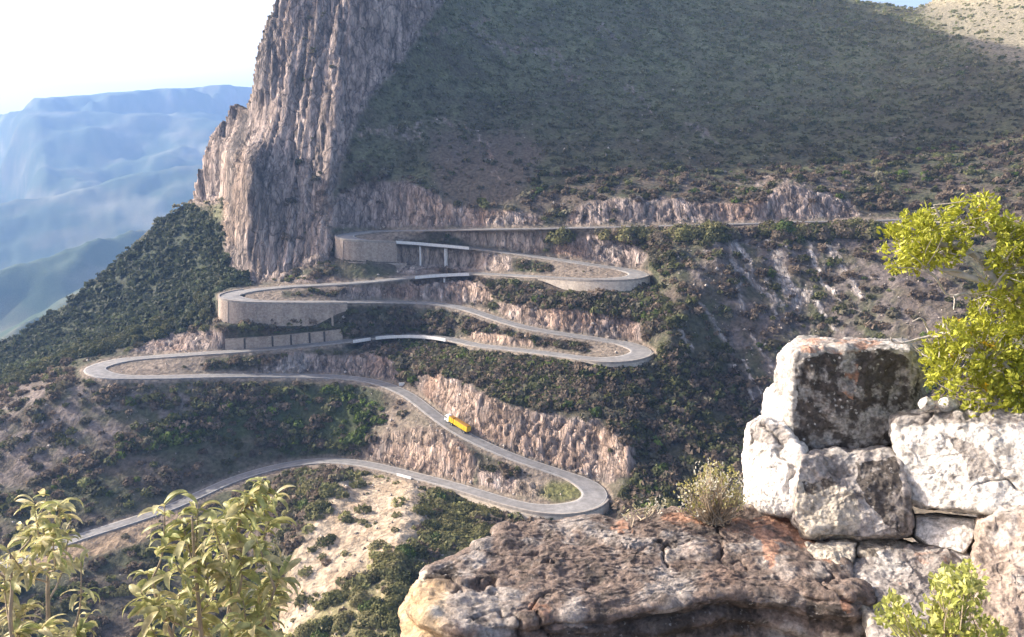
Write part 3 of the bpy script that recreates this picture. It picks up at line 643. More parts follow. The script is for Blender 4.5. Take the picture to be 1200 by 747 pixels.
# wall on the uphill side of the fourth stretch, with dark upright joints
a, b = ridx(404, 400), ridx(262, 412.5)
root = bpy.data.objects.new('retaining_wall', None); C.objects.link(root); root.location = RC[(a+b)//2]; tag(root, 'long low retaining wall with dark upright joints, between the middle left hairpin wall and the road below', 'retaining wall'); inv_ = -np.array(root.location)
V_, f_ = ringwall(a, b, [(-(HW+.9), -.4), (-(HW+1.8), 5.6), (-(HW+3.6), 5.6), (-(HW+3.6), -.4)]); mw = MB(); mw.add(V_+inv_, f_); mw.build('wall_face', M_WALL, root)
M_DARKJ = simple('dark_joint', (.07, .06, .055), .9, .3, 1)  # plain dark tone of the upright joint strips
for px in (285, 319, 344, 366, 385):
    k = ridx(px, 409); V_, f_ = ringwall(k, k+1, [(-(HW+.7), -.3), (-(HW+1.55), 5.4), (-(HW+1.9), 5.4), (-(HW+1.2), -.3)]); mw = MB(); mw.add(V_+inv_, f_); mw.build('joint', M_DARKJ, root)
# viaducts
BL = ['long white-railed viaduct on two tall piers, the topmost of the three', 'short low viaduct with a white rail, directly beneath the tall topmost viaduct', 'gently curved white-railed viaduct, lowest of the three']
for k, (a, b, s) in enumerate(BR):
    root = bpy.data.objects.new('viaduct', None); C.objects.link(root); root.location = RC[(a+b)//2]; tag(root, BL[k], 'viaduct', 'white viaducts on the hairpin road'); inv_ = -np.array(root.location)
    V_, f_ = ringwall(a-1, b+1, [(-(HW+.1), -.06), (HW+.1, -.06), (HW+.1, -1.0), (HW-1.4, -1.5), (-(HW-1.4), -1.5), (-(HW+.1), -1.0)]); mw = MB(); mw.add(V_+inv_, f_); mw.build('deck', M_CONCD, root)
    for q in ((1, -1) if k == 0 else (1,)):
        segs = [(a, b)] if k < 2 else [(a, int(a+(b-a)*.80)), (int(a+(b-a)*.84), b)]
        for a2, b2 in segs:
            V_, f_ = ringwall(a2, b2, [(q*(HW+.12), -.85), (q*(HW+.12), .85), (q*(HW+.42), .85), (q*(HW+.42), -.85)]); mw = MB(); mw.add(V_+inv_, f_); mw.build('parapet', M_CONC, root)
    pxs = ((492, 12.5), (522, 12.0)) if k == 0 else (((520, 3.0),) if k == 1 else ((468, 5.5), (499, 4.0)))
    for px, h in pxs:
        c = min(range(a, b), key=lambda i: abs(rpx[i]-px))
        for q in (-1, 1):
            p = RC[c]+RN[c]*q*(HW[c]-1.5); mw = MB(); mw.cyl(p+inv_-np.array([0, 0, h+2]), p+inv_-np.array([0, 0, 1.2]), .55, n=10); mw.build('pier', M_CONC, root)
        p0 = RC[c]-RN[c]*(HW[c]-.8); p1 = RC[c]+RN[c]*(HW[c]-.8); mw = MB(); mw.cyl(p0+inv_-np.array([0, 0, 1.75]), p1+inv_-np.array([0, 0, 1.75]), .5, n=8); mw.build('pier_cap', M_CONCD, root)
# loose white parapet lengths, marker boards
c = ridx(480, 555.8)
V_, f_ = ringwall(c-5, c+4, [(HW+.3, -.3), (HW+.3, .9), (HW+.65, .9), (HW+.65, -.3)]); mw = MB(); mw.add(V_-RC[c], f_); mw.build('roadside_barrier', M_CONC, loc=RC[c], label='short white concrete barrier on the outer edge of the lowest road, above the sandy mound', cat='barrier')
def board(px, py, wd, ht, side, off, lab):
    c = ridx(px, py); p = RC[c]+RN[c]*side*(HW[c]+off); root = bpy.data.objects.new('marker_board', None); C.objects.link(root); root.location = p; tag(root, lab, 'roadside board')
    q = np.array([p[0], p[1]]); root.rotation_euler.z = math.atan2(q[1], q[0])-math.pi/2
    MB().box((-wd/2, -.12, .4), (wd/2, .12, .4+ht)).build('panel', M_CONC, root)
    for x in (-wd/2+.2, wd/2-.2): MB().box((x-.07, .13, -.3), (x+.07, .27, .9)).build('post', M_CONCD, root)
board(464, 455, 2.9, 1.7, 1, 1.0, 'white painted board beside the bend above the yellow truck')
c = ridx(549, 290)
root = bpy.data.objects.new('signpost', None); C.objects.link(root); root.location = RC[c]+RN[c]*(HW[c]+1.0); tag(root, 'small dark two-plate sign on a post at the right end of the topmost viaduct', 'sign')
MB().cyl((0, 0, -.4), (0, 0, 4.2), .12, n=6).build('post', simple('grey_post', (.12, .11, .10), .7), root)
for x in (-1, 1): MB().box((x*.75-.6, -.05, 3.2), (x*.75+.6, .05, 4.4)).build('plate', simple('dark_plate', (.07, .065, .06), .6), root)

# ------------------------------------------------------------ yellow truck climbing
c = ridx(533.5, 501); D = -RT[c]; lft = np.array([-D[1], D[0], 0])     # heads uphill (up-left); right-hand lane is the far one
tr = bpy.data.objects.new('truck', None); C.objects.link(tr)
tr.location = RC[c]+RN[c]*1.9+np.array([0, 0, .06]); tag(tr, 'yellow tipper truck with a white cab climbing the road towards the left', 'truck')
dz = RC[c+8]-RC[c-8]; pitch = math.atan2(dz[2], np.linalg.norm(dz[:2]))
tr.rotation_euler = (0, pitch, math.atan2(D[1], D[0]))
Y_ = simple('yellow_paint', (.78, .50, .01), .5, .06, 1, spec=.5); YD = simple('ochre_tarpaulin', (.30, .15, .02), .8, .25, 2); WP = simple('white_cab_paint', (.75, .75, .74), .4); BK = simple('black_rubber', (.02, .02, .02), .8); GL = simple('dark_glass', (.02, .025, .03), .1, spec=.8); RDm = simple('red_lamp', (.4, .02, .01), .4); CH = simple('dark_chassis', (.04, .04, .042), .6)
MB().box((-8.3, -.55, .75), (8.0, .55, 1.15)).build('chassis', CH, tr)
cab = MB(); prof = [(5.3, .6), (8.35, .6), (8.35, 1.9), (8.1, 3.1), (7.6, 3.35), (5.3, 3.35)]
n_ = len(prof); Vc = [(x, -1.22, z) for x, z in prof]+[(x, 1.22, z) for x, z in prof]
cab.add(Vc, [list(range(n_)), list(range(2*n_-1, n_-1, -1))]+[[i, n_+i, n_+(i+1) % n_, (i+1) % n_] for i in range(n_)])
cb = cab.build('cab', WP, tr)
MB().add([(8.36, -1.05, 2.0), (8.36, 1.05, 2.0), (8.14, 1.0, 3.0), (8.14, -1.0, 3.0)], [(0, 1, 2, 3)]).build('windscreen', GL, cb)
for s in (-1, 1):
    MB().box((6.6, s*1.235-.01, 2.05), (7.8, s*1.235+.01, 2.95)).build('side_window', GL, cb)
    MB().box((7.9, s*1.5-.12, 2.1), (8.05, s*1.5+.12, 2.8)).build('mirror', CH, cb)
    MB().box((8.36, s*.85-.2, .85), (8.42, s*.85+.2, 1.15)).build('headlight', WP, cb)
MB().box((8.1, -1.2, .35), (8.5, 1.2, .62)).build('bumper', CH, tr)
MB().box((5.4, -1.1, 3.352), (7.5, 1.1, 3.85), taper=.25).build('wind_deflector', WP, tr)
def body(x0, x1, z0, z1):
    MB().box((x0, -1.25, z0), (x1, 1.25, z1)).build('cargo_body', Y_, tr)
    o = C.objects[-1]
    MB().box((x0+.1, -1.15, z1+.003), (x1-.1, 1.15, z1+.28), taper=.25).build('tarpaulin', YD, tr)
    k = x0+.05
    while k < x1:
        for s in (-1, 1): MB().box((k, s*1.3-.05, z0), (k+.14, s*1.3+.05, z1-.05)).build('rib', Y_, tr)
        k += 1.2
body(1.9, 5.05, 1.3, 3.6); body(-8.3, 1.35, 1.3, 3.6)
for x in (-8.25,): MB().box((x-.12, -1.2, .7), (x+.02, 1.2, 1.1)).build('rear_bumper', CH, tr)
for s in (-1, 1): MB().box((-8.40, s*.95-.2, .8), (-8.36, s*.95+.2, 1.0)).build('tail_lamp', RDm, tr)
for x in (7.2, 3.9, 2.7, -3.9, -5.2, -6.5):
    for s in (-1, 1):
        wh = MB().cyl((x, s*.85, .52), (x, s*1.25, .52), .52, n=16).build('wheel', BK, tr)
        MB().cyl((x, s*1.24, .52), (x, s*1.27, .52), .26, n=12).build('rim', simple('wheel_rim', (.45, .45, .45), .5), wh)

# ------------------------------------------------------------ scrub: templates
def bush_tpl(n, seed, flat=.75, leaf=.30, open_=0):
    r = np.random.default_rng(seed); d = r.normal(size=(n, 3)); d[:, 2] = np.abs(d[:, 2])*1.0-.12; d /= np.linalg.norm(d, axis=1)[:, None]
    lob = r.normal(size=(6, 3)); lob[:, 2] = np.abs(lob[:, 2]); lob /= np.linalg.norm(lob, axis=1)[:, None]
    rad = .55+.42*np.max(np.clip((d@lob.T-.55)/.45, 0, 1), 1); rad *= r.uniform(.72, 1.05, n)
    c = d*rad[:, None]; c[:, 2] *= flat
    nn = d+r.normal(size=(n, 3))*.55; nn /= np.linalg.norm(nn, axis=1)[:, None]
    a = np.cross(nn, r.normal(size=(n, 3))); a /= np.linalg.norm(a, axis=1)[:, None]; b = np.cross(nn, a)
    s = leaf*r.uniform(.6, 1.25, n)[:, None]
    V = np.stack([c+a*s, c-a*s*.5+b*s*.87, c-a*s*.5-b*s*.87], 1)
    dark = .75+.45*r.random(n)
    return V, dark
TPL_S = [bush_tpl(24, 100+i, leaf=.42) for i in range(8)]
TPL_M = [bush_tpl(52, 200+i, leaf=.28) for i in range(8)]
TPL_L = [bush_tpl(620, 300+i, leaf=.105, flat=.85) for i in range(6)]
def merge_bushes(name, pts, rad, cols, tpls, tall=None):
    Vs = []; Cs = []; r = np.random.default_rng(len(pts)); n = len(pts); ti = r.integers(0, len(tpls), n); th = r.uniform(0, 2*math.pi, n)
    for k, (T, dk) in enumerate(tpls):
        m = ti == k
        if not m.any(): continue
        c = np.cos(th[m])[:, None, None]; s = np.sin(th[m])[:, None, None]; X = T[None, ..., 0]*c-T[None, ..., 1]*s; Y = T[None, ..., 0]*s+T[None, ..., 1]*c; Z = np.broadcast_to(T[None, ..., 2], X.shape)
        V = np.stack([X, Y, Z], -1)*rad[m][:, None, None, None]+pts[m][:, None, None, :]
        Vs.append(V.reshape(-1, 3)); Cs.append((cols[m][:, None, None, :]*dk[None, :, None, None]*np.ones((1, 1, 3, 1))).reshape(-1, 3))
    V = np.concatenate(Vs); Cc = np.concatenate(Cs); return mesh_np(name, V, np.arange(len(V)).reshape(-1, 3), Cc)
# --- candidates
Nn = normals(PT); du = np.gradient(PT, axis=1); dv = np.gradient(PT, axis=0); area = np.linalg.norm(np.cross(du, dv), axis=-1)
stretch = np.clip(area/( (TD*ST/F)**2 ), 0, 6); area = stretch*(TD*ST/F)**2
clump = sstep(-.15, .25, fbm(W/16, 3, off=77))
free = alive & (m_road < .03)
dens = .066*(.35+.9*clump)*np.where(TD > 540, 1.35, 1.0)
dens = dens*(1-np.clip(np.maximum(m_cut*.97, m_cliff*1.15), 0, 1))
dens *= (1-.9*m_ins)*(1-.97*m_wr)*(1-.4*m_rockmid)*(1-.8*m_hr)*(1-.65*m_pink)
dens *= 1-.93*np.clip(m_mound*(1-m_sandveg), 0, 1); dens *= 1+1.6*m_mound*m_sandveg; dens *= 1-.55*m_soilL; dens *= 1-.8*m_litR*.85; dens *= 1-.7*m_bank; dens *= 1-.7*m_knoll
midz = region([(470,400),(560,410),(700,425),(780,400),(860,440),(900,500),(870,600),(745,600),(745,530),(700,495),(600,470),(540,440),(480,430)], 4)
band12 = region([(550,325),(640,330),(760,335),(800,380),(760,395),(720,368),(600,352)], 3)
dens *= 1+1.3*np.maximum(midz, band12)+.9*m_gullyg+.8*m_forest
VR = [[(284,339),(400,336),(420,345),(400,351),(300,350)], [(235,416),(330,412),(400,410),(330,424),(300,436),(240,434)], [(400,358),(530,358),(560,370),(640,390),(700,400),(690,412),(560,402),(545,392),(420,394),(400,385)], [(560,292),(640,304),(650,318),(600,321),(560,308)], [(545,325),(640,328),(760,335),(800,380),(760,395),(742,372),(600,354),(565,334)], [(430,400),(540,404),(700,426),(700,480),(600,470),(540,442),(470,446)], [(560,540),(610,548),(640,570),(640,582),(570,562)], [(610,262),(780,266),(790,330),(756,312),(752,296),(690,272),(640,288),(600,278)], [(500,562),(545,580),(600,606),(590,680),(480,620)], [(440,271),(520,272),(510,280),(440,280)], [(330,548),(400,545),(480,560),(400,556),(340,640),(320,600)], [(60,445),(240,445),(330,445),(330,470),(200,480),(60,470)]]
VR += [[(780,263),(1045,260),(1045,280),(780,282)], [(404,362),(470,362),(470,392),(404,396)], [(400,520),(440,505),(440,530),(400,540)]]
m_vr = np.zeros_like(PX)
for q in VR: m_vr = np.maximum(m_vr, region(q, 2, .9))
dens *= 1+2.8*m_vr*(1-m_cut)
m_wallz = region([(395,276),(520,284),(520,330),(395,330)], 1, 0)+region([(250,350),(404,354),(404,378),(262,374),(250,370)], 1, 0)+region([(262,391),(404,389),(404,412),(262,412)], 1, 0)+region([(630,326),(745,326),(745,346),(630,346)], 1, 0)
dens *= 1-np.clip(m_wallz, 0, 1)
dens = dens+.012*m_cliff*(fbm(W/13, 3, off=91) > .16)*(PX > 318)
dens = np.where(free & ~((PX < 315) & (PY < 222)), dens, 0); dens *= (PY > -50)*(PX > -50)*(PX < 1250)*(PY < 790)*np.where((PX > 900) & (PY > 560), .2, 1.0)
dens *= np.where(TD > 520, 1.0, 1.25)
lam = dens*area; tot = rng.poisson(lam)
jj, ii = np.nonzero(tot); rep = tot[jj, ii]; jj = np.repeat(jj, rep); ii = np.repeat(ii, rep)
ju = np.clip(jj+rng.uniform(-.5, .5, len(jj)), 0, H_-1.01); iu = np.clip(ii+rng.uniform(-.5, .5, len(ii)), 0, W_-1.01)
j0 = ju.astype(int); i0 = iu.astype(int); fj = (ju-j0)[:, None]; fi = (iu-i0)[:, None]
bp_ = PT[j0, i0]*(1-fj)*(1-fi)+PT[j0+1, i0]*fj*(1-fi)+PT[j0, i0+1]*(1-fj)*fi+PT[j0+1, i0+1]*fj*fi
tb_ = TD[jj, ii]; nB = len(jj)
size = np.exp(rng.normal(.28, .5, nB))*(1+.35*midz[jj, ii]+.25*m_forest[jj, ii]+.3*m_gullyg[jj, ii])*1.12
size = np.clip(size*np.where(tb_ < 540, 1.42, .95), .6, 4.4)*np.where(tb_ > 540, .85, 1.0)*np.where(m_forest[jj, ii] > .5, 1.5, 1.0)
size *= np.where(m_vr[jj, ii] > .4, 1.1, 1.0)
size *= np.where(blur((m_road > .03).astype(float), 6)[jj, ii] > .12, .6, 1.0)*np.where((gx[ii] > 655) & (gx[ii] < 1050) & (gy[jj] > 260) & (gy[jj] < 284), 1.9, 1.0)
kind = rng.random(nB); gr = sstep(-.3, .3, f3[jj, ii]+.35*f4[jj, ii])
cdry = np.array([.165, .130, .098]); cgrn = np.array([.100, .108, .046]); cgry = np.array([.140, .130, .090]); cbr = np.array([.090, .130, .030])
bc = np.where((kind < .40+.2*(1-gr))[:, None], cdry, np.where((kind < .80)[:, None], cgrn, cgry))
isb = rng.random(nB) < .04+.55*m_gullyg[jj, ii]*sstep(-.1, .3, fbm(bp_/14, 2))
gt_ = (gx[ii] > 405) & (gx[ii] < 458) & (gy[jj] > 474) & (gy[jj] < 522) & (rng.random(nB) < .75); isb |= gt_; size = np.where(gt_, np.maximum(size, 2.2), size)
bc = np.where(isb[:, None], cbr, bc)
bc = np.where((m_mound[jj, ii] > .3)[:, None] & (rng.random(nB) < .85)[:, None], np.array([.19, .19, .085]), bc)
bc = np.where((m_forest[jj, ii] > .5)[:, None], np.array([.060, .074, .042])*1.0, bc)
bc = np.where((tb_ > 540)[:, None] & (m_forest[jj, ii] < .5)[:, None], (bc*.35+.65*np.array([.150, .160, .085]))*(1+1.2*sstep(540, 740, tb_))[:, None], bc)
bc = bc*np.exp(rng.normal(0, np.where(tb_ > 540, .12, .32), nB))[:, None]
# visibility limited to the frame
vis = (gx[ii] > -10) & (gx[ii] < 1210) & (gy[jj] > -5) & (gy[jj] < 752)
slab = ptest([(475,690),(590,615),(760,598),(880,596),(870,500),(910,400),(1210,395),(1210,800),(475,800)], gx[ii], gy[jj])
treeh = ptest([(1030,290),(1130,235),(1210,235),(1210,520),(1080,430),(1130,350)], gx[ii], gy[jj])
show = size/tb_*vis*(~slab)*(~treeh)
order = np.argsort(-show)[:300]; solo = np.zeros(nB, bool); solo[order] = True
solo &= show > 0
near = tb_ < 545
for nm, sel, tp in (('hillside_scrub', (~solo) & ~near, TPL_S), ('slope_scrub', (~solo) & near, TPL_M)):
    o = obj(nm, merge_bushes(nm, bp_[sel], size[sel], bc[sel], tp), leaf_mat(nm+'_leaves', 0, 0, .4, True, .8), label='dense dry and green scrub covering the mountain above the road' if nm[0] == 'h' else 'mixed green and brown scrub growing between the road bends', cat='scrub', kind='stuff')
print('tri', len(fa)*2)
print('bushes', nB, solo.sum(), (~near).sum(), near.sum())
MG = [leaf_mat('green_bush_leaves', (.060, .074, .028), (.105, .108, .048), .35, rough=.8), leaf_mat('dry_bush_leaves', (.130, .105, .076), (.21, .175, .13), .35, rough=.8), leaf_mat('bright_bush_leaves', (.065, .105, .020), (.10, .135, .035), .15, rough=.8), leaf_mat('olive_bush_leaves', (.17, .175, .065), (.25, .23, .11), .3, rough=.8)]
bm_ = {}
for q in range(4):
    for v in range(6):
        me = mesh_np('bush', TPL_L[v][0].reshape(-1, 3), np.arange(620*3).reshape(-1, 3)); me.materials.append(MG[q]); bm_[q, v] = me
MN = ['dark green', 'dry grey-brown', 'bright green', 'pale olive']
def where(x, y):
    if x < 262 and y < 440: return 'on the forested ridge left of the hairpins'
    if y < 262: return 'on the mountainside above the top road'
    if x > 768: return 'on the steep ravine side right of the hairpins' if y < 600 else 'beside the foreground rocks'
    if m_mound[int((y-GY0)//ST), int((x-GX0)//ST)] > .4: return 'on the sunlit sandy mound'
    if x < 330 and y > 560: return 'in the hollow below the lowest road'
    if x < 460 and y > 440: return 'between the two lowest stretches at left'
    if y > 560: return 'below the lowest road, right of mound'
    if y > 405: return 'on the slope between the two right hairpins' if x > 470 else 'under the lowest viaduct'
    if y > 330: return 'between the upper and middle right hairpins'
    return 'between the top two stretches of road'
rows = []
for i in np.nonzero(solo)[0]:
    q = 2 if isb[i] else (3 if bc[i, 0] > .12 and bc[i, 1] > .11 else (1 if bc[i, 0] > bc[i, 1] else 0))
    rows.append((i, q, where(gx[ii[i]], gy[jj[i]]), gx[ii[i]], gy[jj[i]]))
def spot(rw):      # where inside its area the bush stands
    same = [r_ for r_ in rows if r_[2] == rw[2]]
    def third(v, a, lo, mid, hi):
        if len(same) < 4: return ''
        r_ = sorted(a); k = r_.index(v)/len(r_); return lo if k < .33 else (mid if k < .67 else hi)
    vv = third(rw[4], [r_[4] for r_ in same], 'upper', 'middle', 'lower'); hh = third(rw[3], [r_[3] for r_ in same], 'left', 'centre', 'right')
    return (vv+' '+hh).strip()
for i, q, wz, x, y in rows:
    o = bpy.data.objects.new('bush', bm_[q, int(rng.integers(6))]); C.objects.link(o)
    s = size[i]; o.location = bp_[i]-np.array([0, 0, .1*s]); o.rotation_euler.z = rng.uniform(0, 6.28); o.scale = (s, s, s*rng.uniform(.85, 1.15))
    sp_ = spot((i, q, wz, x, y)); g_ = [r_ for r_ in rows if r_[1] == q and r_[2] == wz and spot(r_) == sp_]
    sx = ''
    if len(g_) > 2:      # the outermost ones of a patch can be pointed to
        ex = [(min(g_, key=lambda r_: r_[3])[0], 'leftmost there'), (max(g_, key=lambda r_: r_[3])[0], 'rightmost there'), (min(g_, key=lambda r_: r_[4])[0], 'highest there'), (max(g_, key=lambda r_: r_[4])[0], 'lowest there')]
        sx = next((b_ for a_, b_ in ex if a_ == i), '')
        if not sx and len(g_) > 5 and max((r_ for r_ in g_ if r_[0] not in [a_ for a_, b_ in ex]), key=lambda r_: show[r_[0]])[0] == i: sx = 'biggest inside'
    elif len(g_) == 2: sx = 'left one' if i == min(g_, key=lambda r_: r_[3])[0] else 'right one'
    tag(o, f'{MN[q]} bush {wz}'+(f', {sp_}' if sp_ else '')+(' '+sx if sx else ''), 'bush', f'{MN[q]} bushes {wz}'+(f', {sp_}' if sp_ else '') if len(g_) > 1 else None)

# ------------------------------------------------------------ loose pale rocks: foot of the cuttings, gullies, bare ground
d2 = .010+.16*np.clip(m_cut, 0, 1)*(m_road > .01)+.10*m_wr+.07*m_hr+.05*m_soilL*clump+.05*m_rockmid+.03*m_mound+.03*m_knoll+.02*m_cut
d2 = np.where(alive & (m_road < .55) & (m_cliff < .3) & (PY > -20) & (PX > -20) & (PX < 1220) & (PY < 760), d2, 0)
t2 = rng.poisson(np.clip(d2*area, 0, 3)); j2, i2 = np.nonzero(t2)
p2 = PT[j2, i2]+rng.normal(size=(len(j2), 3))*.3; r2 = np.clip(np.exp(rng.normal(-1.0, .5, len(j2))), .15, 1.3)
oc = np.array([[1, 0, 0], [0, 1, 0], [-1, 0, 0], [0, -1, 0], [0, 0, 1], [0, 0, -1]], float); ofc = np.array([[0, 1, 4], [1, 2, 4], [2, 3, 4], [3, 0, 4], [1, 0, 5], [2, 1, 5], [3, 2, 5], [0, 3, 5]])
v2 = oc[None]*rng.uniform(.55, 1.2, (len(j2), 6, 1))+rng.normal(size=(len(j2), 6, 3))*.15
v2 = v2*r2[:, None, None]+p2[:, None]; f2_ = ofc[None]+6*np.arange(len(j2))[:, None, None]
c2 = np.array([.38, .335, .30])*np.exp(rng.normal(0, .28, len(j2)))[:, None]
obj('loose_rocks', mesh_np('loose_rocks', v2.reshape(-1, 3), f2_.reshape(-1, 3), np.repeat(c2, 6, 0), False, np.zeros(len(c2)*6)), M_TERR, kind='stuff', label='small pale rocks strewn below the cuttings and over bare ground', cat='rocks')
print('rocks', len(j2))
# ------------------------------------------------------------ foreground boulders
def loft(name, loops, centre, back=.9, nth=300, rings=(70, 22, 20), noise=.05, colf=None, seed=0, label=None, cat='boulder', group=None, strata=0.0, fine=1.0, crack=.035, shrink=.93, vec=None):
    """loops: list of vertex loops [(x,y,z) world]; centre: world point of the face middle"""
    Ls = []
    for lp in loops:
        lp = np.array(lp, float); cl_ = np.concatenate([lp, lp[:1]]); d = np.arange(len(cl_))
        # smooth closed interpolation with softened corners
        tt = np.linspace(0, len(lp), nth, endpoint=False); q = np.stack([np.interp(tt, d, cl_[:, k]) for k in range(3)], 1)
        g = np.exp(-np.arange(-4, 5)**2/6.0); g /= g.sum(); w = nth//110
        q2 = sum(g[k+4]*np.roll(q, k*w//2, 0) for k in range(-4, 5)); Ls.append(q2)
    c = np.array(centre, float); out = Ls[-1]; cen = out.mean(0); vec = cen/np.linalg.norm(cen) if vec is None else np.array(vec, float)
    Ls.append(cen+(out-cen)*shrink+vec*back)
    prof = []
    for r in np.linspace(.004, 1, rings[0], endpoint=False): prof.append(c+(Ls[0]-c)*r)
    for k in range(len(Ls)-1):
        nr = rings[min(k+1, len(rings)-1)]
        for r in np.linspace(0, 1, nr, endpoint=False): prof.append(Ls[k]*(1-r)+Ls[k+1]*r)
    cb_ = Ls[-1].mean(0)
    for r in np.linspace(0, .99, 6): prof.append(Ls[-1]*(1-r)+cb_*r)
    G = np.array(prof)
    for it in range(3):   # round the edges
        Gp = np.concatenate([G[:1], G, G[-1:]]); G = .5*G+.25*(Gp[:-2]+Gp[2:])
    nrm = normals2(G)
    s = seed*13.7
    Z = G.copy()
    d = noise*(.9*fbm(Z*1.8+s, 4)+.55*ridged(Z*3.2+s, 4)-.2)+fine*(.012*fbm(Z*14+s, 3)+.014*ridged(Z*9+s, 3))
    cell = fbm(Z*np.array([2.2, 2.2, 5.0])+s, 3); d += noise*.55*np.round(cell*5)/5
    if strata: fl = fbm(Z*np.array([2.5, 5.0, 9.0])+s+60, 4, .6); d += .05*np.round(fl*6)/6+.010*ridged(Z*np.array([5, 9, 12])+s, 3)
    if strata:
        zz_ = Z[..., 2]*9+1.2*fbm(Z*1.5+s, 3)+Z[..., 0]*.6; d += strata*(np.abs((zz_ % 1)-.5)*2)**.6*(1-np.abs(nrm[..., 2])*.6)
    crk = np.abs(fbm(Z*1.9+s+31, 4)); d -= crack*np.exp(-(crk/.018)**2)*sstep(-.1, .2, fbm(Z*1.1+s, 2))
    G2 = G+nrm*d[..., None]
    col, al_ = colf(G2, nrm, d)
    me = mesh_np(name, G2.reshape(-1, 3), grid_faces(G.shape[0], nth, True), col.reshape(-1, 3), True, al_.ravel())
    o = obj(name, me, M_ROCK, label=label, cat=cat, group=group)
    org = G2.reshape(-1, 3).mean(0); me.transform(Matrix.Translation(-Vector(org))); o.location = org
    return o
def normals2(G):
    du = np.roll(G, -1, 1)-np.roll(G, 1, 1); dv = np.gradient(G, axis=0); n = np.cross(dv, du); n /= np.linalg.norm(n, axis=-1, keepdims=True)+1e-9
    s = np.sign(((G-G.reshape(-1, 3).mean(0))*n).sum(-1)).sum(); return n*(1 if s > 0 else -1)
GREY = np.array([.30, .275, .26]); PALE = np.array([.62, .60, .57]); CREAM = np.array([.52, .47, .39]); DARK = np.array([.055, .048, .045]); ORG = np.array([.40, .22, .145]); WARM = np.array([.34, .28, .24])
def patchcol(base, seed, dark=.3, pale=.3, orange=.1, darkpoly=None, orgpoly=None, creampoly=None, palepoly=None, lich=.8, greypoly=None, dk=.22):
    def f(G, nrm, d):
        x, y, t = proj(G); s = seed*7.1
        n1 = fbm(G*3.0+s, 5, .6); n2 = fbm(G*7+s+20, 5, .65); n3 = fbm(G*2+s+40, 4, .6)
        x = x+10*fbm(G*6+s, 3, .6); y = y+10*fbm(G*6+s+9, 3, .6)
        c = np.broadcast_to(base, G.shape)*(1+.25*n2[..., None])
        c = mix(c, PALE, sstep(.02, .3, n1)*pale)
        c = mix(c, DARK*1.6, sstep(.0, .3, -n2+.3*n3)*dark)
        c = mix(c, ORG, sstep(.2, .4, n3)*orange)
        al_ = np.full(x.shape, lich*.5)
        def pm(polys):
            m = np.zeros(x.shape)
            for p in polys: m = np.maximum(m, ptest(p, x, y).astype(float))
            return m
        if creampoly: m = pm(creampoly); c = mix(c, CREAM*(1+.35*n2[..., None]), m*.85); al_ = al_*(1-m)
        if greypoly: m = pm(greypoly); c = mix(c, GREY*.8*(1+.5*n2[..., None]), m*.8)
        if palepoly: m = pm(palepoly); c = mix(c, np.array([.70, .68, .64]), m*.85)
        if darkpoly: m = pm(darkpoly)*sstep(-.35, .05, n2*1.3+n1*.8+dk); c = mix(c, DARK*(1+.5*n1[..., None]), m*.93); al_ = np.maximum(al_, m*lich)
        if orgpoly: m = pm(orgpoly)*sstep(-.1, .3, n2+n1*.7+.12); c = mix(c, ORG*(1+.4*n1[..., None]), m*.8)
        # darker blotches scattered over the stone by noise
        c = mix(c, DARK*1.2, sstep(.15, .4, -n2-n1*.3)*.5)
        return np.clip(c, .01, .85), np.clip(al_, 0, 1)
    return f
KB = .85
def pl(lst, t=None): return [at(x, y, np.array((q[0] if q else t)*KB)) for x, y, *q in lst]
def outward(lst, g, dt, t=None):
    c = np.mean([(x, y) for x, y, *q in lst], 0); o = []
    for x, y, *q in lst:
        v = np.array([x, y])-c; v = v/np.linalg.norm(v)*g; o.append((x+v[0], y+v[1], (q[0] if q else t)+dt))
    return o
# great slab
ZS = -2.6
def onz(x, y, z=ZS): return at(x, y, np.array(z/raydir(x, y)[2]))
top = [(489,690),(503,669),(530,657),(583,635),(590,621),(603,615),(640,614),(700,607),(735,613),(762,601),(800,597),(850,601),(900,599),(930,604),(958,614),(980,640),(994,670),(1012,694),(985,704),(940,696),(880,690),(830,697),(780,706),(700,722),(640,724),(590,732),(550,742),(505,722)]
L0 = [onz(x, y) for x, y in top]; cc0 = np.mean(L0, 0)
L1 = [p+np.array([(p[0]-cc0[0])*.02, (p[1]-cc0[1])*.05, -.10]) for p in L0]
L2 = [p+np.array([(p[0]-cc0[0])*.03, (p[1]-cc0[1])*.22, -.55]) for p in L0]
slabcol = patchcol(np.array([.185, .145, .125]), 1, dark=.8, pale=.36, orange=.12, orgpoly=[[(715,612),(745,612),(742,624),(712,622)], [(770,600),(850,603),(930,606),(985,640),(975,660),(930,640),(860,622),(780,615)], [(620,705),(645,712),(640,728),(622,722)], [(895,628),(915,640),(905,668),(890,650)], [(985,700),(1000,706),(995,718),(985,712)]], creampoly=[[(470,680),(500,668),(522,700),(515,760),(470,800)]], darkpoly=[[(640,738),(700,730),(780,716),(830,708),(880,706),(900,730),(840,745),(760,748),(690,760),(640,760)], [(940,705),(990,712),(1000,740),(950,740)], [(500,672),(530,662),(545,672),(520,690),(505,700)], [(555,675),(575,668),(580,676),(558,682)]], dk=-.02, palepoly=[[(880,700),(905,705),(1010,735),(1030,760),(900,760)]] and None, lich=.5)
_sc = slabcol
def slabcol(G, nrm, d):
    c, a = _sc(G, nrm, d); x, y, t = proj(G); m = sstep(540, 505, x+18*fbm(G*5, 3))*sstep(672, 690, y)*sstep(-.3, .1, fbm(G*6+3, 4)+.15)
    return mix(c, np.array([.50, .36, .22])*(1+.3*fbm(G*8, 4))[..., None], m*.9), a
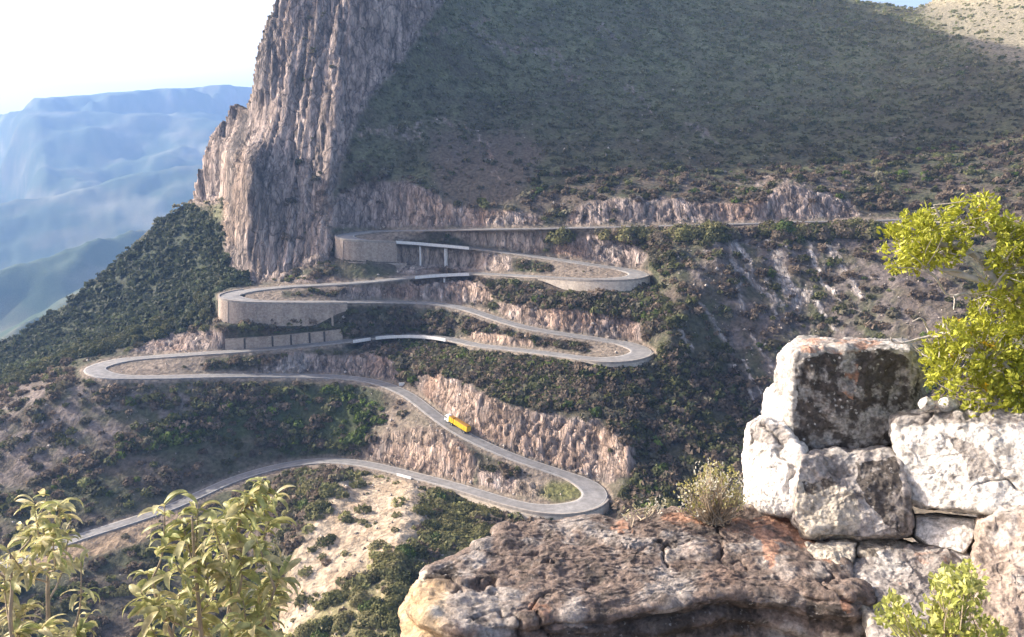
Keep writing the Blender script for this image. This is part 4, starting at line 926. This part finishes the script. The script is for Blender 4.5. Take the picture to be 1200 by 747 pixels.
loft('rock_slab', [L0, L1, L2], onz(745, 655), back=1.3, nth=500, rings=(130, 24, 30, 12), noise=.032, colf=slabcol, seed=1, strata=.07, fine=.6, crack=.06, label='great flat grey rock slab filling the lower middle foreground, dark along its front edge', vec=(0, 0, -1), shrink=1.0, cat='rock')
# stacked blocks, (inner face loop, outer loop)
A_in = [(931,413),(965,408),(1020,411),(1066,408),(1076,440),(1066,485),(1054,518),(1010,525),(965,529),(930,530),(927,490),(929,450)]
A_out = [(914,415),(936,398),(1015,399),(1064,401),(1085,436),(1076,487),(1062,524),(1010,530),(965,534),(920,535),(907,490),(910,450)]
Ai = pl([(x, y, 6.95) for x, y in A_in]); Ao = pl([(x, y, 7.35 if k not in (1, 2, 3) else 7.7) for k, (x, y) in enumerate(A_out)])
loft('rock_block', [Ai, Ao], at(1000, 467, np.array(6.85*KB)), back=.7, nth=360, rings=(95, 24, 14), noise=.045, seed=2, fine=1.3, crack=.0,
     colf=patchcol(PALE*.62, 2, dark=.35, pale=.4, orange=.02, lich=1.0, dk=-.02, darkpoly=[[(932,424),(960,416),(1000,410),(1050,412),(1080,430),(1070,500),(1050,530),(975,532),(931,534)]], orgpoly=[[(935,396),(1010,396),(1040,402),(1000,414),(940,412)], [(990,425),(1005,430),(1003,470),(985,460)]]),
     label='tall block with a black lichened face and white left edge, topmost of the stack')
def block(lst, seed, lab, t, g=7, dt=.22, ctr=None, col=None, nth=260, rings=(70, 18, 14), noise=.035, back=.6, fine=1.0, dtc=-.06, **k):
    lst = [(x, y, (q[0] if q else t)) for x, y, *q in lst]; c = np.mean([(x, y, q) for x, y, q in lst], 0)
    if ctr: c[:2] = ctr
    return loft('rock_block', [pl(lst), pl(outward(lst, g, dt))], at(c[0], c[1], np.array((c[2]+dtc)*KB)), back=back, nth=nth, rings=rings, noise=noise, colf=col, seed=seed, label=lab, fine=fine, **k)
block([(902,462,7.35),(912,454,7.25),(926,454,7.1),(934,470,7.0),(934,520,6.98),(928,538,7.0),(908,540,7.2),(898,510,7.35)], 3, 'small white stone wedged on the left side of the tall blackened block', 7.1, col=patchcol(PALE*1.05, 3, .1, .5, .0, lich=.1))
block([(880,502,7.1),(896,494,7.0),(918,500,6.9),(940,530,6.72),(946,580,6.62),(926,601,6.65),(892,600,6.9),(877,585,7.1),(877,540,7.12)], 4, 'white block at the lower left corner of the rock stack, small grey cap on top', 6.9, col=patchcol(PALE*1.1, 4, .1, .5, .0, lich=.1, greypoly=[[(876,490),(918,498),(922,520),(880,522)]]), noise=.03)
block([(938,538,6.6),(990,531,6.75),(1040,530,6.7),(1054,540,6.6),(1060,580,6.42),(1060,622,6.35),(1010,630,6.35),(950,626,6.4),(934,608,6.5),(932,575,6.55)], 5, 'cream and dark patched block beneath the tall blackened one', 6.5, nth=340, rings=(90, 18, 14), noise=.05,
      col=patchcol(GREY*1.15, 5, .35, .4, .0, lich=.8, dk=.0, creampoly=[[(935,565),(965,560),(1000,580),(1010,610),(1000,632),(940,628),(930,600)]], darkpoly=[[(1000,545),(1050,535),(1062,580),(1062,626),(1035,615),(1010,580)], [(940,566),(975,556),(985,566),(945,580)]]))
block([(1049,492,6.75),(1100,488,6.6),(1160,486,6.4),(1240,486,6.1),(1250,540,5.9),(1240,596,5.85),(1150,597,6.1),(1086,594,6.35),(1064,586,6.45),(1056,540,6.6)], 6, 'large pale sunlit block at the right edge under the yellow-green tree', 6.3, g=6, nth=340, rings=(95, 16, 12), noise=.05,
      col=patchcol(PALE*.9, 6, .3, .5, .0, lich=.35, greypoly=[[(1110,510),(1150,520),(1180,560),(1140,560)], [(1040,482),(1250,478),(1250,494),(1046,498)]]))
block([(1074,606,6.5),(1100,606,6.45),(1145,609,6.3),(1139,636,6.2),(1128,648,6.18),(1088,638,6.3),(1073,628,6.42)], 7, 'small smooth white stone wedged under the large pale block', 6.3, g=5, col=patchcol(PALE*1.15, 7, .02, .3, .0, lich=.05), noise=.015, fine=.5)
block([(1152,616,5.9),(1180,604,5.85),(1230,598,5.7),(1260,680,5.3),(1250,800,5.0),(1165,800,5.1),(1140,720,5.5),(1143,655,5.75)], 8, 'rounded grey-brown boulder at the lower right corner', 5.5, g=6, nth=360, rings=(90, 18, 14), noise=.06,
      col=patchcol(WARM*.95, 8, .3, .5, .02, lich=.4))
block([(990,676,6.1),(1004,662,6.2),(1040,650,6.3),(1090,652,6.3),(1136,658,6.2),(1165,700,5.7),(1175,800,5.0),(1050,800,5.1),(1018,728,5.6)], 9, 'sloping grey and white rock between the great slab and the corner boulder', 5.9, g=6, nth=320, rings=(90, 16, 12), noise=.07,
      col=patchcol(GREY, 9, .35, .65, .06, lich=.4, creampoly=[[(985,668),(1010,690),(1025,730),(1010,735),(990,690)]], orgpoly=[[(1070,645),(1108,648),(1110,660),(1072,656)], [(1043,680),(1054,682),(1052,690),(1042,688)]]))
block([(944,636,6.4),(975,635,6.4),(1002,637,6.35),(998,658,6.2),(985,668,6.1),(955,655,6.25)], 10, 'small cream stone under the cream and dark block', 6.3, g=4, col=patchcol(CREAM, 10, .2, .3, .0, lich=.1), noise=.03)
block([(1008,636,6.5),(1050,633,6.5),(1070,640,6.45),(1060,652,6.3),(1025,656,6.25),(1008,650,6.3)], 11, 'thin tan stone beside the small cream one', 6.3, g=4, col=patchcol(CREAM*.8, 11, .3, .3, .15, lich=.1), noise=.03)
for k, (x, y, r, lab) in enumerate([(1086,476,9,'small white pebble on the pale block, left of the pair'), (1111,477,13,'larger white pebble on the pale block, right of the pair')]):
    an = np.linspace(0, 2*math.pi, 8, endpoint=False); lst = [(x+r*.8*math.cos(a), y+r*.6*math.sin(a)-2, 6.6) for a in an]
    block(lst, 12+k, lab, 6.6, g=2, dt=.06, nth=80, rings=(20, 8, 8), noise=.012, fine=.5, crack=0, back=.06, col=patchcol(PALE*1.15, 12, .02, .2, 0, lich=0))
# ledge of rock and earth that carries everything close by
lx = np.linspace(-7, 9, 130); ly = np.linspace(-6, 8.5, 110); LX, LY = np.meshgrid(lx, ly)
lim = np.where(LX > 1.3, 7.3, 5.6)+.4*fbm(np.stack([LX/2, LX*0, LX*0], -1), 3)
LZ = -4.3+2.6*sstep(1.6, -.5, LY)+.25*fbm(np.stack([LX, LY, LX*0], -1), 4)+1.0*sstep(1.2, 2.5, LX)*sstep(3.5, 5.5, LY)
LZ -= np.clip((LY-lim)*6, 0, 40)
lc = mix(np.array([.2, .17, .13]), np.array([.32, .29, .26]), sstep(-.2, .3, fbm(np.stack([LX*2, LY*2, LX*0], -1), 4)))
obj('ledge', mesh_np('ledge', np.stack([LX, LY, LZ], -1).reshape(-1, 3), grid_faces(*LX.shape), lc.reshape(-1, 3), True, np.zeros(LX.size)), M_ROCK, kind='structure')

# ------------------------------------------------------------ leaves
def leaf_strip(L, wd, droop, seg=6, fold=.35, twist=0.0, curl=0.0):
    """blade along +x, drooping to -z; returns V (n,3), faces"""
    s = np.linspace(0, 1, seg+1); a = -droop*s**1.3; x = np.concatenate([[0], np.cumsum(np.cos(a[:-1]))])*L/seg; z = np.concatenate([[0], np.cumsum(np.sin(a[:-1]))])*L/seg
    w = wd*np.sin(math.pi*np.clip(s*.93+.05, 0, 1))**.8; w[-1] = wd*.04; y = curl*s*s*L
    V = []; 
    for k in range(seg+1):
        tw = twist*s[k]; up = np.array([-math.sin(a[k]), 0, math.cos(a[k])]); sd_ = np.array([0, math.cos(tw), math.sin(tw)])
        c = np.array([x[k], y[k], z[k]])
        V += [c+sd_*w[k]+up*w[k]*fold, c, c-sd_*w[k]+up*w[k]*fold]
    Fq = []
    for k in range(seg):
        b = 3*k; Fq += [(b, b+1, b+4, b+3), (b+1, b+2, b+5, b+4)]
    return np.array(V), np.array(Fq)
M_BIG = leaf_mat('pale_olive_leaf', (.62, .55, .32), (.32, .36, .13), .35, rough=.5, rnd=False)
M_STEM = simple('pale_woody_stem', (.34, .28, .21), .85, .3, 12); M_BARK = simple('grey_branch_bark', (.42, .39, .35), .85, .3, 15)
LMESH = []
for k in range(10):
    r = np.random.default_rng(50+k); V_, F_ = leaf_strip(r.uniform(.105, .165), r.uniform(.016, .026), r.uniform(.8, 2.4), 7, r.uniform(.2, .7), r.uniform(-.8, .8), r.uniform(-.25, .25))
    me = mesh_np('leaf', V_, F_, None, True); me.materials.append(M_BIG); LMESH.append(me)
def shrub(name, label, t, base, stems, tips, nleaf, seed, scale=1.0):
    r = np.random.default_rng(seed); bp0 = at(base[0], base[1], np.array(base[2]))
    root = bpy.data.objects.new(name, None); C.objects.link(root); root.location = bp0; tag(root, label, 'shrub')
    nodes = []
    for st in stems:
        pts = catmull(np.array([at(x, y, np.array(tt)) for x, y, tt in st])-bp0, 6); nodes.append(pts)
        mb = MB(); mb.tube(pts, np.linspace(.016, .006, len(pts))*scale, 7); mb.build('stem', M_STEM, root, smooth=True)
    allp = np.concatenate(nodes); todo = []
    per = nleaf//len(tips)
    for (x, y, w) in tips:
        tt = t+r.uniform(-.35, .35); p = at(x, y+4, np.array(tt))-bp0
        q = allp[np.argmin(np.linalg.norm(allp-p-np.array([0, 0, -.25]), axis=1))]
        mid = (p+q)/2+r.normal(size=3)*.02+np.array([0, 0, -.03]); pts = catmull([q, mid, p], 6)
        mb = MB(); mb.tube(pts, np.linspace(.007, .003, len(pts))*scale, 5); mb.build('twig', M_STEM, root, smooth=True)
        n = int(round(per*w))
        for k in range(n):
            f = r.uniform(.45, 1.0); c = pts[min(int(f*len(pts)), len(pts)-1)]+r.normal(size=3)*.008
            elev = r.uniform(-.2, 1.1) if f > .9 else r.uniform(-.3, .7)
            s = r.uniform(.55, 1.15)*scale; todo.append((s, c, (r.uniform(-.6, .6), -elev, k*2.4+r.uniform(-.4, .4)), int(r.integers(10))))
    todo.sort(key=lambda q: -q[0]); Vs = []; Fs = []; nb_ = 0
    from mathutils import Euler
    for k, (s, c, e_, v) in enumerate(todo):
        if k < 290:
            o = bpy.data.objects.new('leaf', LMESH[v]); C.objects.link(o); o.parent = root; o.location = c; o.rotation_euler = e_; o.scale = (s, s*.8, s)
        else:
            me = LMESH[v]; co = np.empty(len(me.vertices)*3, np.float32); me.vertices.foreach_get('co', co); co = co.reshape(-1, 3)*np.array([s, s*.8, s])
            Mx = np.array(Euler(e_).to_matrix()); Vs.append(co@Mx.T+c); Fs.append(np.array([p.vertices[:] for p in me.polygons])+nb_); nb_ += len(co)
    if Vs: obj('small_leaves', mesh_np('small_leaves', np.concatenate(Vs), np.concatenate(Fs), None, True), M_BIG, root, kind='stuff')
    return root
TA = [(193,590,1.1),(212,600,1),(232,588,.9),(250,612,1.1),(222,628,1.2),(268,600,1),(292,575,1.2),(308,558,1.3),(322,578,1),(316,605,1),(300,628,1),(262,640,1.1),(240,650,.9),(172,668,1),(165,690,1),(186,708,1),(176,730,.9),(212,688,1.1),(232,705,1.1),(252,690,1),(258,722,1),(285,700,1),(305,680,1.1),(322,690,1.2),(318,715,1.1),(295,735,1),(232,742,.9),(270,668,1),(205,655,.8),(330,672,.8),(282,650,.8)]
shrub('leafy_shrub', 'tall shrub with drooping pale olive leaves, larger of the two at lower left', 4.6, (250, 830, 4.7),
      [[(250,830,4.7),(262,745,4.65),(280,690,4.6),(284,650,4.6),(280,615,4.55),(300,575,4.5)], [(250,830,4.7),(238,760,4.6),(232,700,4.6),(228,655,4.55),(225,605,4.5)], [(250,830,4.7),(215,770,4.7),(192,725,4.65),(178,680,4.6)], [(250,830,4.7),(285,770,4.6),(310,725,4.55),(322,690,4.5)]], TA, 780, 1)
TB = [(40,588,1),(55,578,1),(70,590,1.1),(28,612,1),(50,615,1.1),(82,612,.9),(62,630,.9),(95,655,.5),(8,640,1),(4,665,1),(10,690,1),(30,710,1),(18,735,1),(50,735,.8),(88,725,1.1),(105,715,.9),(85,745,.8),(-15,640,.6)]
shrub('leafy_shrub', 'thin pale shrub with sparse yellowish leaves at the far lower left corner', 4.2, (40, 830, 4.3),
      [[(40,830,4.3),(55,745,4.25),(56,690,4.2),(57,650,4.2),(58,600,4.2)], [(40,830,4.3),(14,745,4.2),(14,690,4.2),(12,650,4.2)], [(40,830,4.3),(78,770,4.2),(92,720,4.2)]], TB, 460, 2, .85)
# small-leaved growth: leaves joined into one part
def small_leaves(P, D, L, wd, seed, cols):
    r = np.random.default_rng(seed); n = len(P); D = D/np.linalg.norm(D, axis=1)[:, None]
    S = np.cross(D, r.normal(size=(n, 3))); S /= np.linalg.norm(S, axis=1)[:, None]; U = np.cross(S, D)
    l = L*r.uniform(.65, 1.25, n)[:, None]; w = wd*r.uniform(.7, 1.2, n)[:, None]
    V = np.stack([P, P+D*l*.5+S*w+U*w*.4, P+D*l-U*l*.08, P+D*l*.5-S*w+U*w*.4], 1)
    b = np.arange(n)[:, None]*4; Fq = np.concatenate([b+[0, 1, 2], b+[0, 2, 3]])
    return V.reshape(-1, 3), Fq, np.repeat(cols, 4, 0)
M_YG = leaf_mat('yellow_green_leaf', 0, 0, .3, True, .5)
r = np.random.default_rng(9); TT = 6.4*KB+.2
EL = [(1050,292,15,24),(1072,274,24,24),(1098,262,26,18),(1098,295,26,17),(1075,305,18,12),(1132,246,19,10),(1152,243,17,12),(1150,262,22,9),(1122,282,16,10),(1178,268,14,12),(1192,280,18,18),(1176,298,18,15),(1198,315,20,22),(1168,318,15,12),(1156,345,14,12),(1185,350,24,20),(1215,360,30,40),(1145,365,12,10),(1120,392,25,15),(1150,388,30,20),(1188,398,28,28),(1098,410,17,10),(1125,418,32,20),(1165,430,32,24),(1200,450,25,35),(1108,440,20,12),(1092,432,9,14),(1140,456,26,14),(1172,470,26,15),(1105,462,9,6),(1135,482,12,8),(1145,498,16,10),(1185,490,22,12),(1228,290,30,40),(1240,430,35,60),(1175,505,18,5),(1212,500,20,14)]
troot = at(1330, 640, np.array(TT+.5)); tree = bpy.data.objects.new('tree', None); C.objects.link(tree); tree.location = troot; tag(tree, 'yellow-green small-leaved tree with pale bare branches reaching in from the right edge', 'tree')
limbs = [[(1330,640,TT+.5),(1300,540,TT+.3),(1260,450,TT+.2),(1225,390,TT+.1),(1190,340,TT),(1165,333,TT-.05),(1135,325,TT-.05),(1104,317,TT)],
         [(1225,390,TT+.1),(1210,330,TT+.1),(1180,290,TT),(1150,270,TT),(1130,262,TT)], [(1165,333,TT-.05),(1150,305,TT),(1120,290,TT),(1085,285,TT),(1060,290,TT)],
         [(1260,450,TT+.2),(1210,430,TT),(1165,420,TT-.1),(1125,405,TT-.1),(1108,380,TT-.1)], [(1300,540,TT+.3),(1250,500,TT),(1190,480,TT-.1),(1140,470,TT-.1)], [(1225,390,TT+.1),(1235,320,TT+.2),(1230,270,TT+.1)]]
alln = []
for k, lb in enumerate(limbs):
    pts = catmull(np.array([at(x, y, np.array(q)) for x, y, q in lb])-troot, 8); alln.append(pts)
    mb = MB(); mb.tube(pts, np.linspace(.07 if k == 0 else .03, .013 if k == 0 else .008, len(pts)), 8); mb.build('trunk' if k == 0 else 'limb', M_BARK, tree, smooth=True)
bare = [[(1104,317),(1092,310),(1080,315),(1096,326),(1108,342),(1118,348),(1118,362)], [(1135,325),(1122,318),(1104,316),(1100,312)], [(1108,380),(1104,392),(1092,394),(1086,384),(1080,374),(1070,378)], [(1092,394),(1078,398),(1060,402),(1046,400),(1042,396)], [(1150,305),(1140,296),(1128,300),(1112,296)], [(1165,333),(1150,322),(1138,310),(1120,312)], [(1160,345),(1172,325),(1184,312)], [(1190,440),(1170,420),(1150,408)], [(1110,270),(1098,250),(1093,242)], [(1150,455),(1168,470),(1175,490)], [(1118,348),(1130,344),(1146,350)]]
for b in bare:
    pts = catmull(np.array([at(x+r.normal()*.8, y+r.normal()*.8, np.array(TT-.08+r.uniform(-.05, .05))) for x, y in b])-troot, 6); alln.append(pts)
    mb = MB(); mb.tube(pts, np.linspace(.013, .004, len(pts)), 5); mb.build('branch', M_BARK, tree, smooth=True)
alln = np.concatenate(alln); LP = []; LD = []; LC = []; tw = MB()
for (cx, cy, rx, ry) in EL:
    n = max(4, int(math.pi*rx*ry/62*1.75))
    for k in range(n):
        a = r.uniform(0, 6.28); q = math.sqrt(r.random()); x = cx+rx*q*math.cos(a); y = cy+ry*q*math.sin(a)
        p = at(x, y, np.array(TT+r.normal()*.16))-troot
        d0 = np.array([math.cos(a)*.7, r.uniform(-.9, .3), .5-math.sin(a)*.7]); d0 /= np.linalg.norm(d0)
        if k % 3 == 0:
            qn = alln[np.argmin(np.linalg.norm(alln-p, axis=1))]; tw.tube(catmull([qn, (qn+p)/2+r.normal(size=3)*.02, p], 3), .003, 3)
        m = int(r.integers(8, 14)); D = d0+r.normal(size=(m, 3))*.75
        LP.append(p+r.normal(size=(m, 3))*.018); LD.append(D)
        base = np.array([.39, .41, .055]) if r.random() < .985 else np.array([.55, .38, .03]); LC.append(np.repeat((base*math.exp(r.normal(0, .14)))[None], m, 0)*np.exp(r.normal(0, .18, (m, 1))))
V_, F_, c_ = small_leaves(np.concatenate(LP), np.concatenate(LD), .041, .012, 5, np.concatenate(LC))
obj('foliage', mesh_np('foliage', V_, F_, c_), M_YG, tree, kind='stuff'); tw.build('twigs', M_BARK, tree, kind='stuff')
# low bushes
def lowbush(name, label, base, ells, t, leafL, leafW, colr, seed, dn=1.0, stemcol=M_STEM, up=.8, tj=.12, twn=2):
    r = np.random.default_rng(seed); b0 = at(base[0], base[1], np.array(base[2])); root = bpy.data.objects.new(name, None); C.objects.link(root); root.location = b0; tag(root, label, 'bush')
    P_ = []; D_ = []; C_ = []; st = MB()
    for (cx, cy, rx, ry) in ells:
        n = max(3, int(math.pi*rx*ry/45*dn))
        for k in range(n):
            a = r.uniform(0, 6.28); q = math.sqrt(r.random()); x = cx+rx*q*math.cos(a); y = cy+ry*q*math.sin(a); p = at(x, y, np.array(t+r.normal()*tj))-b0
            if k % twn == 0: st.tube(catmull([np.array([r.normal()*.03, r.normal()*.03, 0]), p*.55+r.normal(size=3)*.03-np.array([0, 0, .02]), p], 4), np.linspace(.005, .0018, 9), 3)
            m = int(r.integers(5, 10)); P_.append(p+r.normal(size=(m, 3))*.02); D_.append(r.normal(size=(m, 3))*.7+np.array([0, 0, up])); cc_ = np.array(colr[int(r.integers(len(colr)))]); C_.append(np.repeat(cc_[None], m, 0)*np.exp(r.normal(0, .2, (m, 1))))
    V_, F_, c_ = small_leaves(np.concatenate(P_), np.concatenate(D_), leafL, leafW, seed, np.concatenate(C_))
    obj('foliage', mesh_np('foliage', V_, F_, c_), M_YG, root, kind='stuff'); st.build('stems', stemcol, root, kind='stuff')
lowbush('low_bush', 'bright lime green bush in front of the lower right rocks', (1120, 800, 4.0), [(1045,722,16,18),(1060,735,14,12),(1105,690,16,16),(1128,680,16,14),(1138,692,14,12),(1105,715,18,16),(1115,740,24,14),(1150,742,22,12),(1095,740,20,10),(1170,745,12,8),(1128,712,14,12)], 4.1, .040, .014, [(.44, .46, .12), (.54, .55, .20), (.33, .36, .10)], 3, dn=1.1)
lowbush('dry_bush', 'straggly yellowish bush with pale seed heads behind the great slab', (838, 612, 5.75), [(815,578,14,18),(828,568,14,22),(812,598,14,8),(845,580,14,20),(858,570,12,22),(862,590,14,10),(836,556,18,12),(870,590,8,8),(800,585,7,14)], 5.75, .024, .007, [(.40, .38, .14), (.5, .46, .24), (.28, .27, .10), (.62, .60, .5)], 4, dn=1.5, twn=1)
lowbush('grass_tuft', 'pale tuft of dry sprigs on the back edge of the great slab', (752, 606, 5.6), [(742,604,8,4),(752,600,7,5),(768,596,7,5),(776,590,6,5),(760,598,6,5)], 5.6, .03, .006, [(.45, .42, .25), (.6, .58, .48)], 6, dn=1.6)

# ------------------------------------------------------------ air
hz = MB().box((-17000, -300, -1500), (17000, 17000, 900)).build('haze', None, kind='stuff')
m = bpy.data.materials.new('valley_haze'); m.use_nodes = True; n = m.node_tree; n.nodes.clear(); o_ = n.nodes.new('ShaderNodeOutputMaterial'); v = n.nodes.new('ShaderNodeVolumePrincipled')
v.inputs['Color'].default_value = (.29, .51, .97, 1); v.inputs['Density'].default_value = 1.0e-4; v.inputs['Anisotropy'].default_value = .2
n.links.new(v.outputs[0], o_.inputs['Volume']); hz.data.materials.append(m); hz['label'] = 'thin blue haze filling the valley'; hz['category'] = 'haze'
